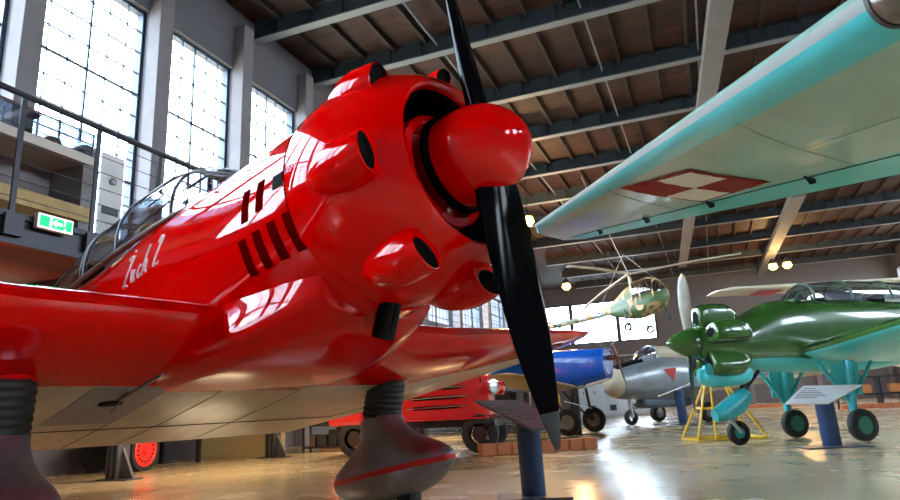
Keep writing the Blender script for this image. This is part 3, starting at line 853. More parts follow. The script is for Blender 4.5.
# ------------------------------------------------------------------ information stands
def slab_stand(name, label, quad, base, basesz, rz, plmat, post_w):
    b = Vector(base)
    t = thing(name, label, 'information stand', b)
    q = [Vector(p) - b for p in quad]
    nrm = (q[1] - q[0]).cross(q[3] - q[0]).normalized()
    if nrm.z < 0: nrm = -nrm
    mb = MB(); mb.prism([p for p in q], -nrm * .025); pq = mb.build('plaque', plmat, t)
    c = sum(q, Vector()) / 4
    lx = (q[1] - q[0]); ly = (q[3] - q[0])
    mb = MB()
    o_ = nrm * .002
    for i, (v, a, bb) in enumerate(((.82, .08, .55), (.68, .08, .9), (.58, .08, .86), (.48, .08, .9), (.38, .08, .8), (.28, .08, .6))):
        p0 = q[0] + lx * a + ly * v; p1 = q[0] + lx * bb + ly * v; h = ly * .03
        mb.prism([p0, p1, p1 + h, p0 + h], o_)
    mb.build('text_lines', mat('grey_ink', (.10, .10, .14), .6), pq)
    mb = MB(); top = c + Vector((0, 0, -.05))
    rings = []
    for z in (.02, top.z):
        fr_ = z / top.z
        cx, cy = (top.x * fr_ * .35, top.y * fr_ * .35)
        rings.append([Vector((cx + post_w / 2 * math.cos(2 * PI * k / 24) , cy + post_w / 2 * .8 * math.sin(2 * PI * k / 24), z)) for k in range(24)])
    mb.loft(rings); mb.build('post', POSTBLUE, t, smooth=True)
    mb = MB(); mb.box((0, 0, .01), basesz, Matrix.Rotation(rz, 3, 'Z')); mb.build('base_plate', mat('dark_base_plate', (.06, .07, .1), .4), t, bevel=.005)
    return t
PLD = mat('slate_plaque', (.15, .15, .19), .35, coat=.2); PLW = mat('white_plaque', (.85, .86, .88), .35)
slab_stand('information_stand', 'dark blue information stand with slate plaque below the propeller tip', [(-1.45, 5.45, .60), (-1.20, 5.66, .60), (-1.67, 5.91, .84), (-2.03, 5.71, .85)], (-1.58, 5.83, 0), (.62, .42, .02), R(20), PLD, .215)
slab_stand('information_stand', 'blue information stand with white plaque in front of the green aircraft', [(.9, 10.38, .64), (1.47, 10.61, .62), (2.01, 11.14, .85), (1.21, 10.83, .87)], (1.47, 10.95, 0), (.9, .5, .02), R(20), PLW, .25)

# ------------------------------------------------------------------ overhead wing, upper right
def zw(x, y): return 2.499 - .168 * x + .023 * y
def P3(x, y, dz=0): return Vector((x, y, zw(x, y) + dz))
tip_le, tip_te = Vector((-2.02, 8.15)), Vector((-1.60, 8.95))
root_le, root_te = Vector((1.62, 1.83)), Vector((3.55, 4.15))
wg = thing('aircraft_wing', 'pale green overhead wing with red and white checkerboard and turquoise trailing edge', 'wing', (1.5, 3, 2.2))
wo = Vector((1.5, 3, 2.2))
mb = MB(); rings = []
ts = [0, .04, .1, .2, .35, .5, .65, .8, .92, 1.0]
for s_ in ts:
    le = tip_le.lerp(root_le, s_); te = tip_te.lerp(root_te, s_)
    if s_ == 0: mid = (le + te) / 2; le = mid + (le - mid) * .6; te = mid + (te - mid) * .6
    ch = (te - le).length; tk = .09 + .05 * s_
    if s_ == 0: tk = .05
    r = []
    for (c, z) in airfoil(tk, .012):
        p = le.lerp(te, c); r.append(P3(p.x, p.y, z * ch + .045 * ch) - wo)
    rings.append(r)
aff = airfoil(.1)
def fmw(i, j):
    if j < NA: return 0
    c = (aff[j][0] + aff[min(j + 1, 2 * NA)][0]) / 2
    return 1 if c > .74 and i > 0 else (2 if c < .016 else (1 if c < .085 else 0))
mb.loft(rings, True, True, True, 0, fmw)
wgp = mb.build('wing_panel', [TEALU, TEALB, mat('pale_leading_edge', (.40, .44, .43), .3)], wg, smooth=True, auto=50)
def wlow(s_, c, dz=-.004):
    le = tip_le.lerp(root_le, s_); te = tip_te.lerp(root_te, s_); ch = (te - le).length; t_ = .09 + .05 * s_
    yt = 5 * t_ * (.2969 * math.sqrt(c) - .126 * c - .3516 * c * c + .2843 * c ** 3 - .1036 * c ** 4)
    p = le.lerp(te, c); return P3(p.x, p.y, (.012 * 4 * c * (1 - c) - yt + .045) * ch + dz) - wo
# checkerboard marking painted under the wing: 2 x 2 squares in a red outline
def ray_to_low(x, y):
    return Vector((x, y))
ckL, ckT, ckR, ckB = Vector((-.503, 5.987)), Vector((.052, 5.44)), Vector((.611, 5.907)), Vector((.129, 6.543))
def lowz(x, y):
    # height of the lower skin above (x, y)
    best = None
    for i in range(161):
        s_ = i / 160
        le = tip_le.lerp(root_le, s_); te = tip_te.lerp(root_te, s_); d = te - le
        c = (Vector((x, y)) - le).dot(d) / d.length_squared
        if 0 <= c <= 1:
            q = le + d * c; e = (q - Vector((x, y))).length
            if best is None or e < best[0]: best = (e, wlow(s_, c, 0).z)
    return best[1]
def ck(u0_, u1_, v0_, v1_, mt, dz, name):
    mb = MB(); n = 16; rings = []
    for i in range(n + 1):
        row = []
        for j in range(n + 1):
            u = u0_ + (u1_ - u0_) * i / n; v = v0_ + (v1_ - v0_) * j / n
            p = ckT + (ckL - ckT) * u + (ckR - ckT) * v + (ckB - ckL - ckR + ckT) * u * v
            row.append(Vector((p.x - wo.x, p.y - wo.y, lowz(p.x, p.y) + dz)))
        rings.append(row)
    mb.loft(rings, False, False, False); return mb.build(name, mt, wgp, solid=.002)
CKR = mat('checker_red', (.26, .018, .008), .5, spec=.1); CKW = mat('checker_white', (.72, .72, .64), .4)
ck(-.06, 1.06, -.06, 1.06, CKR, -.008, 'marking_border')
ck(0, .5, 0, .5, CKW, -.014, 'marking_square'); ck(.5, 1, .5, 1, CKW, -.014, 'marking_square')
CKR2 = CKR
ck(0, .5, .5, 1, CKR2, -.014, 'marking_square'); ck(.5, 1, 0, .5, CKR2, -.014, 'marking_square')
mb = MB(); mb.tube([wlow(s_, .74, -.002) for s_ in ts[1:]], .005, 6); mb.build('aileron_gap', SEAM, wg)
for s_ in (.13, .26, .40, .56, .72):
    a = wlow(s_, .70); b = wlow(s_, .78)
    mb = MB(); mb.prism([a + Vector((0, 0, .01)), b + Vector((0, 0, .01)), b + Vector((0, 0, -.035)), (a + b) / 2 + Vector((0, 0, -.06))], (.012, .008, 0)); mb.build('aileron_hinge', DMET, wg)
SEAM2 = mat('faint_skin_joint', (.14, .27, .22), .5)
for s_ in (.34, .62):
    mb = MB(); mb.tube([wlow(s_, c) for c in (.09, .2, .35, .5, .65, .74)], .002, 5); mb.build('skin_joint', SEAM2, wg)
mb = MB(); mb.tube([wlow(s_, .42) for s_ in (.62, .7, .8, .9)], .002, 5); mb.build('skin_joint', SEAM2, wg)
# bare metal cylinder on the leading edge (gun fairing)
q0 = tip_le.lerp(root_le, .81); q1 = tip_le.lerp(root_le, .98)
mb = MB()
pa = P3(q0.x + .04, q0.y + .10, .08) - wo; pb_ = P3(q1.x + .04, q1.y + .10, .08) - wo
mb.tube([pa, pb_], .13, 32); mb.build('metal_leading_edge', mat('worn_bare_metal', (.35, .34, .30), .28, metal=.9, var=.5, vscale=8), wg, smooth=True)
mb = MB(); mb.tube([pa - (pb_ - pa).normalized() * .012, pa + (pb_ - pa).normalized() * .012], .137, 32); mb.build('joint_band', SEAM, wg)

# ------------------------------------------------------------------ dark green aircraft
def aframe(loc, F2):
    return frame(Vector(loc), F2)
G = thing('training_aircraft', 'dark green and turquoise propeller aircraft on a nose wheel beside the white plaque', 'aircraft', mw=aframe((-.27, 11.59, 0), (-.985, -.17)))
HZ = 1.66
def gbody(name, st, mats, n=40, split=None, k=3, **kw):
    mb = MB(); d = dense(st, k)
    rings_mid = [((a[2] + a[3]) / 2, (a[2] - a[3]) / 2, a[4]) for a in d]
    def fm(i, j):
        if split is None: return 0
        zc, hh, e = rings_mid[i]
        z = zc + hh * sgnpow(math.sin(2 * PI * (j + .5) / n), 2 / e)
        return 1 if z < split(d[i][0]) else 0
    body(mb, d, n, 0, fm)
    return mb.build(name, mats, G, smooth=True, auto=60)
gbody('fuselage', [(-.80, .40, HZ + .36, HZ - .48, 2.2), (-1.1, .42, HZ + .50, HZ - .50, 2.3), (-1.5, .44, HZ + .66, HZ - .53, 2.4), (-2.2, .46, HZ + .68, HZ - .57, 2.6), (-3.4, .44, HZ + .64, HZ - .55, 2.6), (-4.6, .32, HZ + .58, HZ - .35, 2.4), (-6.0, .16, HZ + .48, HZ - .05, 2.2), (-7.2, .04, HZ + .40, HZ + .15, 2.0)],
      [GREEN, TEALB], split=lambda x: HZ - .30)
gbody('engine_nacelle', [(-.08, .25, HZ + .25, HZ - .25, 2), (-.25, .33, HZ + .30, HZ - .34, 2), (-.5, .38, HZ + .34, HZ - .42, 2), (-.86, .40, HZ + .38, HZ - .48, 2.2)], [GREEN])
for adeg in (90, 18, -54, -126, 162):
    a = R(adeg); er = Vector((0, math.cos(a), math.sin(a))); et = Vector((0, -math.sin(a), math.cos(a)))
    rings = []
    for x, rc, h, wd in dense([(-.16, .42, .15, .12), (-.19, .42, .19, .155), (-.3, .43, .215, .17), (-.55, .43, .215, .17), (-.72, .42, .20, .165), (-.84, .39, .12, .12)], 2):
        rings.append([Vector((x, 0, HZ)) + er * (rc + h * sgnpow(math.sin(2 * PI * k / 28), .6)) + et * (wd * sgnpow(math.cos(2 * PI * k / 28), .6)) for k in range(28)])
    mb = MB(); mb.loft(rings); hb = mb.build('cylinder_helmet', GREEN, G, smooth=True, auto=80)
    mb = MB(); mb.loft([[Vector((x, 0, HZ)) + er * (.42 + .11 * math.sin(2 * PI * k / 20)) + et * (.075 * math.cos(2 * PI * k / 20)) for k in range(20)] for x in (-.15, -.20)]); mb.build('helmet_opening', BLACKM, hb)
mb = MB(); mb.lathe([(-.09, .255), (-.05, .262), (.05, .245), (.16, .20), (.27, .14), (.36, .08), (.41, .035), (.42, .001)], 'x', 40, (0, 0, HZ)); mb.build('spinner', GREEN, G, smooth=True)
PB = mat('pale_propeller_lacquer', (.42, .40, .33), .35, metal=.3, var=.3, vscale=3)
def gblade(ang, mt):
    e = Vector((0, math.sin(ang), math.cos(ang))); td = Vector((0, math.cos(ang), -math.sin(ang))); rings = []
    for r, wd, t, pa in dense([(.18, .10, .07, 55), (.35, .15, .05, 52), (.6, .20, .03, 48), (.85, .20, .022, 44), (1.02, .16, .016, 42), (1.13, .09, .01, 40), (1.17, .02, .006, 40)], 2):
        c = -td * math.cos(R(pa)) + Vector((1, 0, 0)) * math.sin(R(pa)); nr = e.cross(c)
        rings.append([Vector((0.03, 0, HZ)) + e * r + c * (wd / 2 * math.cos(2 * PI * k / 16)) + nr * (t / 2 * math.sin(2 * PI * k / 16)) for k in range(16)])
    mb = MB(); mb.loft(rings); b = mb.build('propeller_blade', mt, G, smooth=True)
    mb = MB(); mb.tube([Vector((0.03, 0, HZ)) + e * 1.1, Vector((.03, 0, HZ)) + e * 1.172], .016, 8); mb.build('yellow_tip', YELLOW, b)
gblade(R(4), PB); gblade(R(184), mat('dark_propeller_lacquer', (.06, .07, .05), .35, var=.3))
# lower cowl, oil cooler
gbody('lower_cowl', [(-.12, .14, HZ - .42, HZ - .66, 2.2), (-.3, .24, HZ - .40, HZ - .74, 2.4), (-.8, .28, HZ - .40, HZ - .72, 2.6), (-.95, .2, HZ - .45, HZ - .6, 2.4)], [TEALB])
mb = MB(); mb.lathe([(-.16, .05), (-.14, .09), (.0, .10), (.1, .06), (.12, 0.001)], 'x', 20, (-.15, .22, HZ - .45)); mb.build('oil_cooler', CYAN, G, smooth=True)
# canopy
gc = [(-1.88, .25, HZ + .64, HZ + .66), (-2.05, .30, HZ + .64, HZ + .86), (-2.21, .33, HZ + .64, HZ + .96), (-2.93, .34, HZ + .64, HZ + 1.0), (-3.73, .33, HZ + .62, HZ + 0.98), (-4.53, .28, HZ + .58, HZ + .92), (-5.03, .2, HZ + .56, HZ + .66)]
def garc(s, off=0, n=18): return [Vector((s[0], (s[1] + off) * math.cos(PI * k / n), s[2] + (s[3] - s[2] + off) * math.sin(PI * k / n) ** .8)) for k in range(n + 1)]
mb = MB(); mb.loft([garc(s) for s in dense(gc, 3)], False, False, closed=False); gcan = mb.build('canopy', CGLASS, G, smooth=True, auto=80)
GF = mat('green_canopy_frame', (.04, .09, .05), .4)
for i in (0, 2, 3, 4, 5): mb = MB(); mb.tube(garc(gc[i], .006), .022, 8); mb.build('canopy_frame', GF, gcan)
for k in (4, 9, 14): mb = MB(); mb.tube([garc(s, .004)[k] for s in gc], .014, 8); mb.build('canopy_frame', GF, gcan)
for x in (-2.5, -3.7):
    mb = MB(); mb.box((x, 0, HZ + .62), (.08, .34, .3)); mb.build('seat_back', BLACKM, G, bevel=.03)
    mb = MB(); mb.lathe([(-.09, .0), (-.07, .07), (0, .1), (.07, .08), (.1, 0.001)], 'z', 16, (x + .15, 0, HZ + .80)); mb.build('headrest', mat('tan_headrest', (.45, .35, .2), .7), G, smooth=True)
for sg in (-1, 1):
    st = [(sg * y, a, b, HZ + z1, HZ + z2, t_) for y, a, b, z1, z2, t_ in ((.2, -1.72, -4.0, -.22, -.46, .15), (.9, -1.76, -3.95, -.16, -.42, .15), (2.5, -1.95, -3.85, .06, -.20, .14), (4.4, -2.2, -3.7, .32, .10, .12), (5.0, -2.4, -3.5, .40, .22, .10), (5.15, -2.7, -3.2, .40, .30, .06))]
    wing(st, .03).build('wing_panel', [GREEN, TEALB], G, smooth=True, auto=50)
    # main leg: strut, wheel, hub
    y = sg * .78
    mb = MB(); mb.tube([(-2.25, y, HZ - .42), (-2.17, y, .62), (-2.17, y, .28)], [.075, .07, .045], 14); lg = mb.build('main_leg', CYAN, G, smooth=True)
    mb = MB(); mb.tube([(-1.7, y, HZ - .45), (-2.13, y, .6)], .035, 10); mb.tube([(-2.65, y, HZ - .45), (-2.19, y, .62)], .03, 10); mb.build('brace', CYAN, lg)
    mb = MB(); wheel(mb, (-2.17, y + .13, .245), .245, .15); wl = mb.build('wheel', RUBBER, G, smooth=True)
    mb = MB(); mb.lathe([(-.06, 0), (-.078, .05), (-.06, .14), (.06, .14), (.078, .05), (.06, 0)], 'y', 24, (-2.17, y + .13, .245)); mb.build('wheel_hub', mat('green_hub', (.03, .2, .14), .4), wl, smooth=True)
    mb = MB(); mb.box((-2.17, y - .03, .95), (.5, .03, .5)); mb.build('gear_door', TEALB, G, bevel=.02)
# nose leg
mb = MB(); mb.tube([(-0.95, .05, HZ - .5), (-0.75, .05, .78), (-0.65, .05, .62)], [.05, .05, .045], 12); mb.tube([(-1.10, .12, HZ - .5), (-0.70, .06, .72)], .03, 8); mb.build('nose_leg', DMET, G, smooth=True)
mb = MB(); mb.tube([(-0.85, .07, .80), (-0.68, .07, .66), (-0.42, .07, .52), (-0.22, .07, .47)], [.12, .17, .16, .10], 20); mb.build('nose_gear_fairing', CYAN, G, smooth=True)
mb = MB(); mb.tube([(-0.42, .16, .42), (-0.60, .16, .19)], .03, 10); mb.build('nose_fork', mat('pale_fork', (.45, .55, .55), .4), G)
mb = MB(); wheel(mb, (-0.60, .07, .19), .19, .13); wl = mb.build('nose_wheel', RUBBER, G, smooth=True)
mb = MB(); mb.lathe([(-.05, 0), (-.067, .03), (-.05, .09), (.05, .09), (.067, .03), (.05, 0)], 'y', 20, (-0.60, .07, .19)); mb.build('wheel_hub', CYAN, wl, smooth=True)
st = [(z, a, b) for z, a, b in ((HZ + .2, -6.1, -7.3), (HZ + .8, -6.5, -7.4), (HZ + 1.25, -6.8, -7.35))]
mb = MB(); mb.loft([[Vector((a + (b - a) * c, h * (a - b), z)) for c, h in airfoil(.09, 0)] for z, a, b in st]); mb.build('tail_fin', GREEN, G, smooth=True)
for sg in (-1, 1): wing([(sg * .05, -6.3, -7.3, HZ + .35, HZ + .35, .08), (sg * 1.8, -6.6, -7.2, HZ + .35, HZ + .35, .08)], None, 0).build('tailplane', GREEN, G, smooth=True)
mb = MB(); mb.tube([(-6.6, 0, HZ + .0), (-6.7, 0, .1)], .03, 8); mb.build('tail_prop_stand', DMET, G)

# yellow trestle under the nose
t = thing('trestle_stand', 'yellow tubular trestle standing behind the nose wheel of the green aircraft', 'stand', (0.05, 13.3, 0), R(22))
for a, b in (((-.62, -.4, .03), (.62, -.4, .03)), ((-.62, .4, .03), (.62, .4, .03)), ((-.62, -.4, .03), (-.62, .4, .03)), ((.62, -.4, .03), (.62, .4, .03)), ((-.62, -.4, .03), (-.18, 0, 1.1)), ((-.62, .4, .03), (-.18, 0, 1.1)), ((.62, -.4, .03), (.12, 0, 1.1)), ((.62, .4, .03), (.12, 0, 1.1)), ((-.18, 0, 1.1), (.12, 0, 1.1)), ((-.40, -.2, .57), (.37, -.2, .57)), ((-.40, -.2, .57), (-.40, .2, .57)), ((-.3, -.4, .03), (-.12, -.05, 1.1))):
    mb = MB(); mb.tube([a, b], .022, 8); mb.build('tube', YELLOW, t, smooth=True)

# ------------------------------------------------------------------ blue aircraft with wooden propeller
B = thing('blue_monoplane', 'cobalt blue aircraft with wooden propeller seen behind the red wing tip', 'aircraft', mw=aframe((-2.24, 16.53, 0), (.84, -.54)))
bz = 1.82
mb = MB(); body(mb, dense([(-.12, .36, bz + .24, bz - .50, 2.6), (-.6, .42, bz + .26, bz - .60, 3), (-1.4, .44, bz + .28, bz - .74, 3), (-2.6, .42, bz + .26, bz - .72, 3), (-4.5, .25, bz + .2, bz - .5, 2.6), (-6.2, .06, bz + .15, bz - .15, 2.2)], 3), 36); bf = mb.build('fuselage', BLUE, B, smooth=True)
mb = MB(); mb.tube([(-.12, .3 * math.cos(2 * PI * k / 24), bz - .13 + .3 * math.sin(2 * PI * k / 24)) for k in range(25)], .012, 6); mb.build('nose_ring', CHROME, bf)
for k in range(2):
    s_ = 1 if k == 0 else -1; rings = []
    e = Vector((.0, -.60 * s_, .80 * s_))
    for r, wd, t_ in dense([(0, .12, .11), (.12, .13, .09), (.4, .15, .05), (.7, .13, .03), (.85, .09, .02), (.93, .03, .01)], 2):
        c = Vector((.45, -.85, -.27)).normalized() * (1 if k == 0 else 1); nr = e.cross(c).normalized()
        rings.append([Vector((.12, 0, bz)) + e * r + c * (wd / 2 * math.cos(2 * PI * i / 14)) + nr * (t_ / 2 * math.sin(2 * PI * i / 14)) for i in range(14)])
    mb = MB(); mb.loft(rings); mb.build('propeller_blade', WOOD, B, smooth=True)
mb = MB(); mb.lathe([(-.16, .06), (.12, .07), (.2, .05), (.22, .001)], 'x', 20, (0, 0, bz)); mb.build('propeller_hub', WOOD, B, smooth=True)
LIN = mat('doped_linen', (.42, .30, .13), .5, var=.15, vscale=2)
WL = mat('cream_wing', (.66, .62, .52), .4, var=.1)
for sg in (-1, 1):
    wing([(sg * .3, -.9, -2.3, bz - .66, -0 + bz - .68, .10), (sg * 2.0, -.95, -2.35, bz - .5, bz - .54, .10), (sg * 3.0, -1.1, -2.3, bz - .4, bz - .44, .09), (sg * 3.15, -1.4, -2.1, bz - .39, bz - .42, .06)], None).build('lower_wing', LIN, B, smooth=True)
    mb = MB(); mb.tube([(-.9, sg * .35, bz - .7), (-.95, sg * .75, .32)], .035, 10); mb.tube([(-1.6, sg * .35, bz - .7), (-.98, sg * .75, .32)], .03, 10); mb.build('gear_leg', DMET, B)
    mb = MB(); wheel(mb, (-.95, sg * .85, .32), .32, .1); mb.build('wheel', RUBBER, B, smooth=True)
    mb = MB(); mb.lathe([(-.03, 0), (-.03, .2), (.03, .2), (.03, 0)], 'y', 20, (-.95, sg * .85, .32)); mb.build('wheel_disc', mat('grey_disc', (.2, .2, .2), .5), B)
mb = MB(); mb.loft([[Vector((a + (b - a) * c, h * (a - b), z)) for c, h in airfoil(.09, 0)] for z, a, b in ((bz, -5.4, -6.4), (bz + .9, -5.8, -6.5))]); mb.build('tail_fin', BLUE, B, smooth=True)
wing([(-1.3, -5.6, -6.4, bz + .15, bz + .15, .08), (1.3, -5.6, -6.4, bz + .15, bz + .15, .08)], None, 0).build('tailplane', BLUE, B, smooth=True)
mb = MB(); mb.tube([(-5.9, 0, bz - .1), (-6.1, 0, 0.02)], .03, 8); mb.build('tail_skid', DMET, B)
# stand with pale plaque beside it, brown post
q = [(-3.05, 15.9, .72), (-2.55, 16.1, .62), (-2.45, 16.35, .62), (-2.95, 16.15, .72)]
t = thing('exhibit_label_stand', 'brown post with a small pale tilted plaque under the blue aircraft', 'information stand', (-3.22, 16.35, 0))
mb = MB(); mb.box((0, 0, .55), (.2, .14, 1.1)); mb.box((0, 0, .01), (.4, .3, .02)); mb.build('post', mat('dark_brown_post', (.06, .045, .04), .6), t)
mb = MB(); mb.bar((-.25, -.1, .82), (.38, .05, .62), .3, .02); mb.build('plaque', WHITE, t)
t = thing('step_ladder', 'small yellow ladder beneath the blue aircraft', 'ladder', (-3.75, 16.3, 0), R(20))
for x in (-.18, .18):
    mb = MB(); mb.tube([(x, -.2, 0), (x * .8, 0, 1.0)], .02, 8); mb.build('rail', YELLOW, t)
    mb = MB(); mb.tube([(x, .3, 0), (x * .8, 0, 1.0)], .02, 8); mb.build('rail', YELLOW, t)
for k in range(4):
    z = .2 + .22 * k; mb = MB(); mb.box((0, -.2 + .2 * z, z), (.34, .08, .02)); mb.build('rung', YELLOW, t)

# ------------------------------------------------------------------ silver aircraft behind
SIL = mat('silver_grey_paint', (.30, .33, .36), .35, metal=.35, coat=.3, var=.25, vscale=1.5)
TANP = mat('tan_nose_paint', (.55, .46, .33), .4)
S = thing('jet_aircraft', 'silver grey aircraft with red triangle and tan canopy cover, left of the green aircraft', 'aircraft', mw=aframe((-3.05, 20.8, 0), (-.90, -.43)))
sz = 1.42
mb = MB(); body(mb, dense([(.0, .10, sz - .05, sz - .30, 2), (-.12, .34, sz + .22, sz - .50, 2), (-.5, .50, sz + .40, sz - .62, 2.1), (-1.1, .60, sz + .55, sz - .66, 2.2), (-2.0, .66, sz + .70, sz - .70, 2.2), (-3.2, .66, sz + .66, sz - .68, 2.2), (-4.6, .50, sz + .55, sz - .45, 2.2), (-6.4, .28, sz + .45, sz - .1, 2.1), (-7.6, .12, sz + .4, sz + .1, 2)], 3), 40); sf = mb.build('fuselage', SIL, S, smooth=True)
mb = MB(); body(mb, dense([(.012, .11, sz - .04, sz - .31, 2), (-.11, .347, sz + .228, sz - .507, 2), (-.34, .455, sz + .345, sz - .585, 2.05)], 3), 40); mb.build('nose_cap', TANP, sf, smooth=True)
mb = MB(); body(mb, dense([(-.3, .2, sz + .42, sz + .2, 2), (-.8, .3, sz + .54, sz + .2, 2), (-1.25, .34, sz + .66, sz + .3, 2)], 3), 24); mb.build('anti_glare_panel', BLACKM, sf, smooth=True)
mb = MB(); body(mb, dense([(-1.15, .2, sz + .62, sz + .5, 2), (-1.5, .32, sz + .92, sz + .5, 2), (-1.8, .36, sz + 1.02, sz + .5, 2)], 3), 28); mb.build('windscreen', CGLASS, S, smooth=True)
for s_ in (-1, 0, 1):
    mb = MB(); mb.tube([(-1.15, s_ * .22, sz + .58), (-1.8, s_ * .25, sz + 1.0)], .025, 8); mb.build('windscreen_frame', SIL, S)
mb = MB(); mb.tube([Vector((-1.8, .37 * math.cos(PI * k / 14), sz + .6 + .42 * math.sin(PI * k / 14))) for k in range(15)], .035, 8); mb.build('windscreen_frame', SIL, S)
mb = MB(); body(mb, dense([(-1.85, .36, sz + 1.02, sz + .5, 2), (-2.6, .38, sz + 1.0, sz + .5, 2), (-3.4, .3, sz + .8, sz + .5, 2)], 3), 28); mb.build('canopy_cover', TANP, S, smooth=True)
TRI = mat('red_marking', (.5, .02, .02), .5)
mb = MB(); mb.prism([(-1.75, .655, sz + .25), (-2.25, .665, sz + .28), (-2.08, .67, sz - .12)], (0, .02, 0)); mb.build('red_triangle', TRI, sf)
for sg in (-1, 1): wing([(sg * .3, -2.4, -4.6, sz - .4, sz - .45, .13), (sg * 2.4, -2.9, -4.4, sz - .25, sz - .3, .12), (sg * 4.6, -3.5, -4.4, sz - .1, sz - .15, .1)], None).build('wing_panel', SIL, S, smooth=True)
mb = MB(); mb.tube([(-.85, 0, sz - .55), (-.8, 0, .6), (-.8, .1, .24)], [.07, .06, .04], 12); mb.tube([(-.8, .0, .7), (-1.05, 0, .45), (-.8, 0, .3)], .03, 8); mb.build('nose_leg', mat('pale_grey_gear', (.55, .56, .56), .4), S, smooth=True)
mb = MB(); wheel(mb, (-.8, 0, .24), .24, .16); mb.build('nose_wheel', RUBBER, S, smooth=True)
for sg in (-1, 1):
    mb = MB(); mb.tube([(-2.9, sg * .9, sz - .4), (-2.9, sg * 1.0, .3)], .06, 12); mb.build('main_leg', mat('pale_grey_gear', (.55, .56, .56), .4), S)
    mb = MB(); wheel(mb, (-2.9, sg * 1.1, .30), .30, .2); wl = mb.build('wheel', RUBBER, S, smooth=True)
    mb = MB(); mb.lathe([(-.11, 0), (-.11, .15), (.11, .15), (.11, 0)], 'y', 20, (-2.9, sg * 1.1, .30)); mb.build('wheel_hub', STEEL, wl)
mb = MB(); mb.box((-2.2, .0, sz - .78), (2.0, .5, .3)); mb.build('belly_tank', mat('blue_grey_tank', (.12, .16, .2), .5), S, bevel=.1)
mb = MB(); mb.loft([[Vector((a + (b - a) * c, h * (a - b), z)) for c, h in airfoil(.09, 0)] for z, a, b in ((sz + .3, -6.0, -7.6), (sz + 1.6, -7.0, -8.0))]); mb.build('tail_fin', SIL, S, smooth=True)
wing([(-1.8, -7.0, -7.7, sz + .45, sz + .45, .08), (1.8, -7.0, -7.7, sz + .45, sz + .45, .08)], None, 0).build('tailplane', SIL, S, smooth=True)
slab_stand('information_stand', 'small blue information stand under the silver aircraft', [(-1.55, 20.6, .85), (-.55, 20.9, 1.2), (-.6, 21.1, 1.2), (-1.6, 20.8, .85)], (-.95, 20.9, 0), (.8, .5, .02), 0, PLW, .28)

# ------------------------------------------------------------------ hanging helicopter
hp = Vector((-2.15, 27.2, 4.45))
H = thing('helicopter', 'camouflaged green and tan helicopter hanging below the roof', 'helicopter', mw=frame(hp, (.74, -.67)) @ Matrix.Rotation(R(-9), 4, 'Y') @ Matrix.Scale(.7, 4))
def camo():
    m = bpy.data.materials.new('camouflage_paint'); m.use_nodes = True; nt = m.node_tree; b = nt.nodes['Principled BSDF']; b.inputs['Roughness'].default_value = .45
    tc = nt.nodes.new('ShaderNodeTexCoord'); n = nt.nodes.new('ShaderNodeTexNoise'); n.inputs['Scale'].default_value = .9; n.inputs['Detail'].default_value = 1
    nt.links.new(tc.outputs['Object'], n.inputs['Vector']); r = nt.nodes.new('ShaderNodeValToRGB'); r.color_ramp.interpolation = 'CONSTANT'
    r.color_ramp.elements[0].position = 0; r.color_ramp.elements[0].color = (.06, .10, .04, 1)
    e = r.color_ramp.elements.new(.47); e.color = (.42, .24, .10, 1)
    r.color_ramp.elements[-1].position = .56; r.color_ramp.elements[-1].color = (.40, .42, .38, 1)
    nt.links.new(n.outputs['Fac'], r.inputs[0]); nt.links.new(r.outputs[0], b.inputs['Base Color'])
    return m
CAMO = camo()
CAMO2 = camo(); CAMO2.name = 'cabin_camouflage'
for e_ in [n for n in CAMO2.node_tree.nodes if n.type == 'VALTORGB'][0].color_ramp.elements:
    if e_.position > .5: e_.position = .53; e_.color = (.07, .12, .035, 1)
TANH = mat('tan_camouflage', (.55, .33, .14), .45); OLV = mat('olive_camouflage', (.07, .12, .035), .45)
mb = MB(); body(mb, dense([(1.55, .12, .55, .20, 2), (1.35, .45, .72, -.15, 2.1), (.9, .68, .80, -.45, 2.2), (.2, .75, .85, -.60, 2.3), (-.6, .7, .85, -.60, 2.3), (-1.4, .5, .6, -.35, 2.2), (-2.2, .28, .45, .0, 2)], 3), 36); hf = mb.build('cabin', CAMO2, H, smooth=True)
mb = MB(); body(mb, dense([(1.5, .14, .62, .3, 2), (1.2, .55, 1.15, .1, 2.1), (.6, .72, 1.50, .1, 2.2), (-.1, .74, 1.55, .1, 2.3), (-.35, .7, 1.5, .1, 2.3)], 3), 36); mb.build('cabin_glazing', CGLASS, H, smooth=True)
mb = MB()
for x0 in (.9, .15, -.35):
    hw = .70 if x0 < .5 else .62; zt = 1.52 if x0 < .5 else 1.35
    mb.tube([Vector((x0 + .12 * math.sin(PI * k / 16), hw * math.cos(PI * k / 16) * 1.02, .2 + (zt - .2) * math.sin(PI * k / 16) ** .7 * 1.01)) for k in range(17)], .05, 8)
mb.tube([(1.5, 0, .6), (1.2, 0, 1.17), (.6, 0, 1.52), (-.35, 0, 1.55)], .06, 8)
mb.build('glazing_frame', TANH, H, smooth=True)
mb = MB(); body(mb, dense([(-.3, .70, 1.50, -.5, 2.3), (-.9, .62, 1.30, -.5, 2.3), (-1.6, .4, .95, -.2, 2.2), (-2.4, .22, .58, .08, 2)], 3), 32); mb.build('engine_housing', CAMO, H, smooth=True)
for sg in (-1, 1):
    mb = MB(); mb.lathe([(-.02, 0), (-.02, .24), (.02, .24), (.02, 0)], 'y', 24, (.0, sg * .72, -.08)); mb.build('tan_patch', TANH, H)
mb = MB(); mb.tube([(-2.2, 0, .33), (-4.5, 0, .42), (-7.6, 0, .62)], [.24, .19, .10], 18); tb = mb.build('tail_boom', CAMO, H, smooth=True)
mb = MB(); mb.lathe([(-.235, 0), (-.235, .13), (.235, .13), (.235, 0)], 'y', 20, (-2.9, 0, .37)); rd = mb.build('roundel', WHITE, tb)
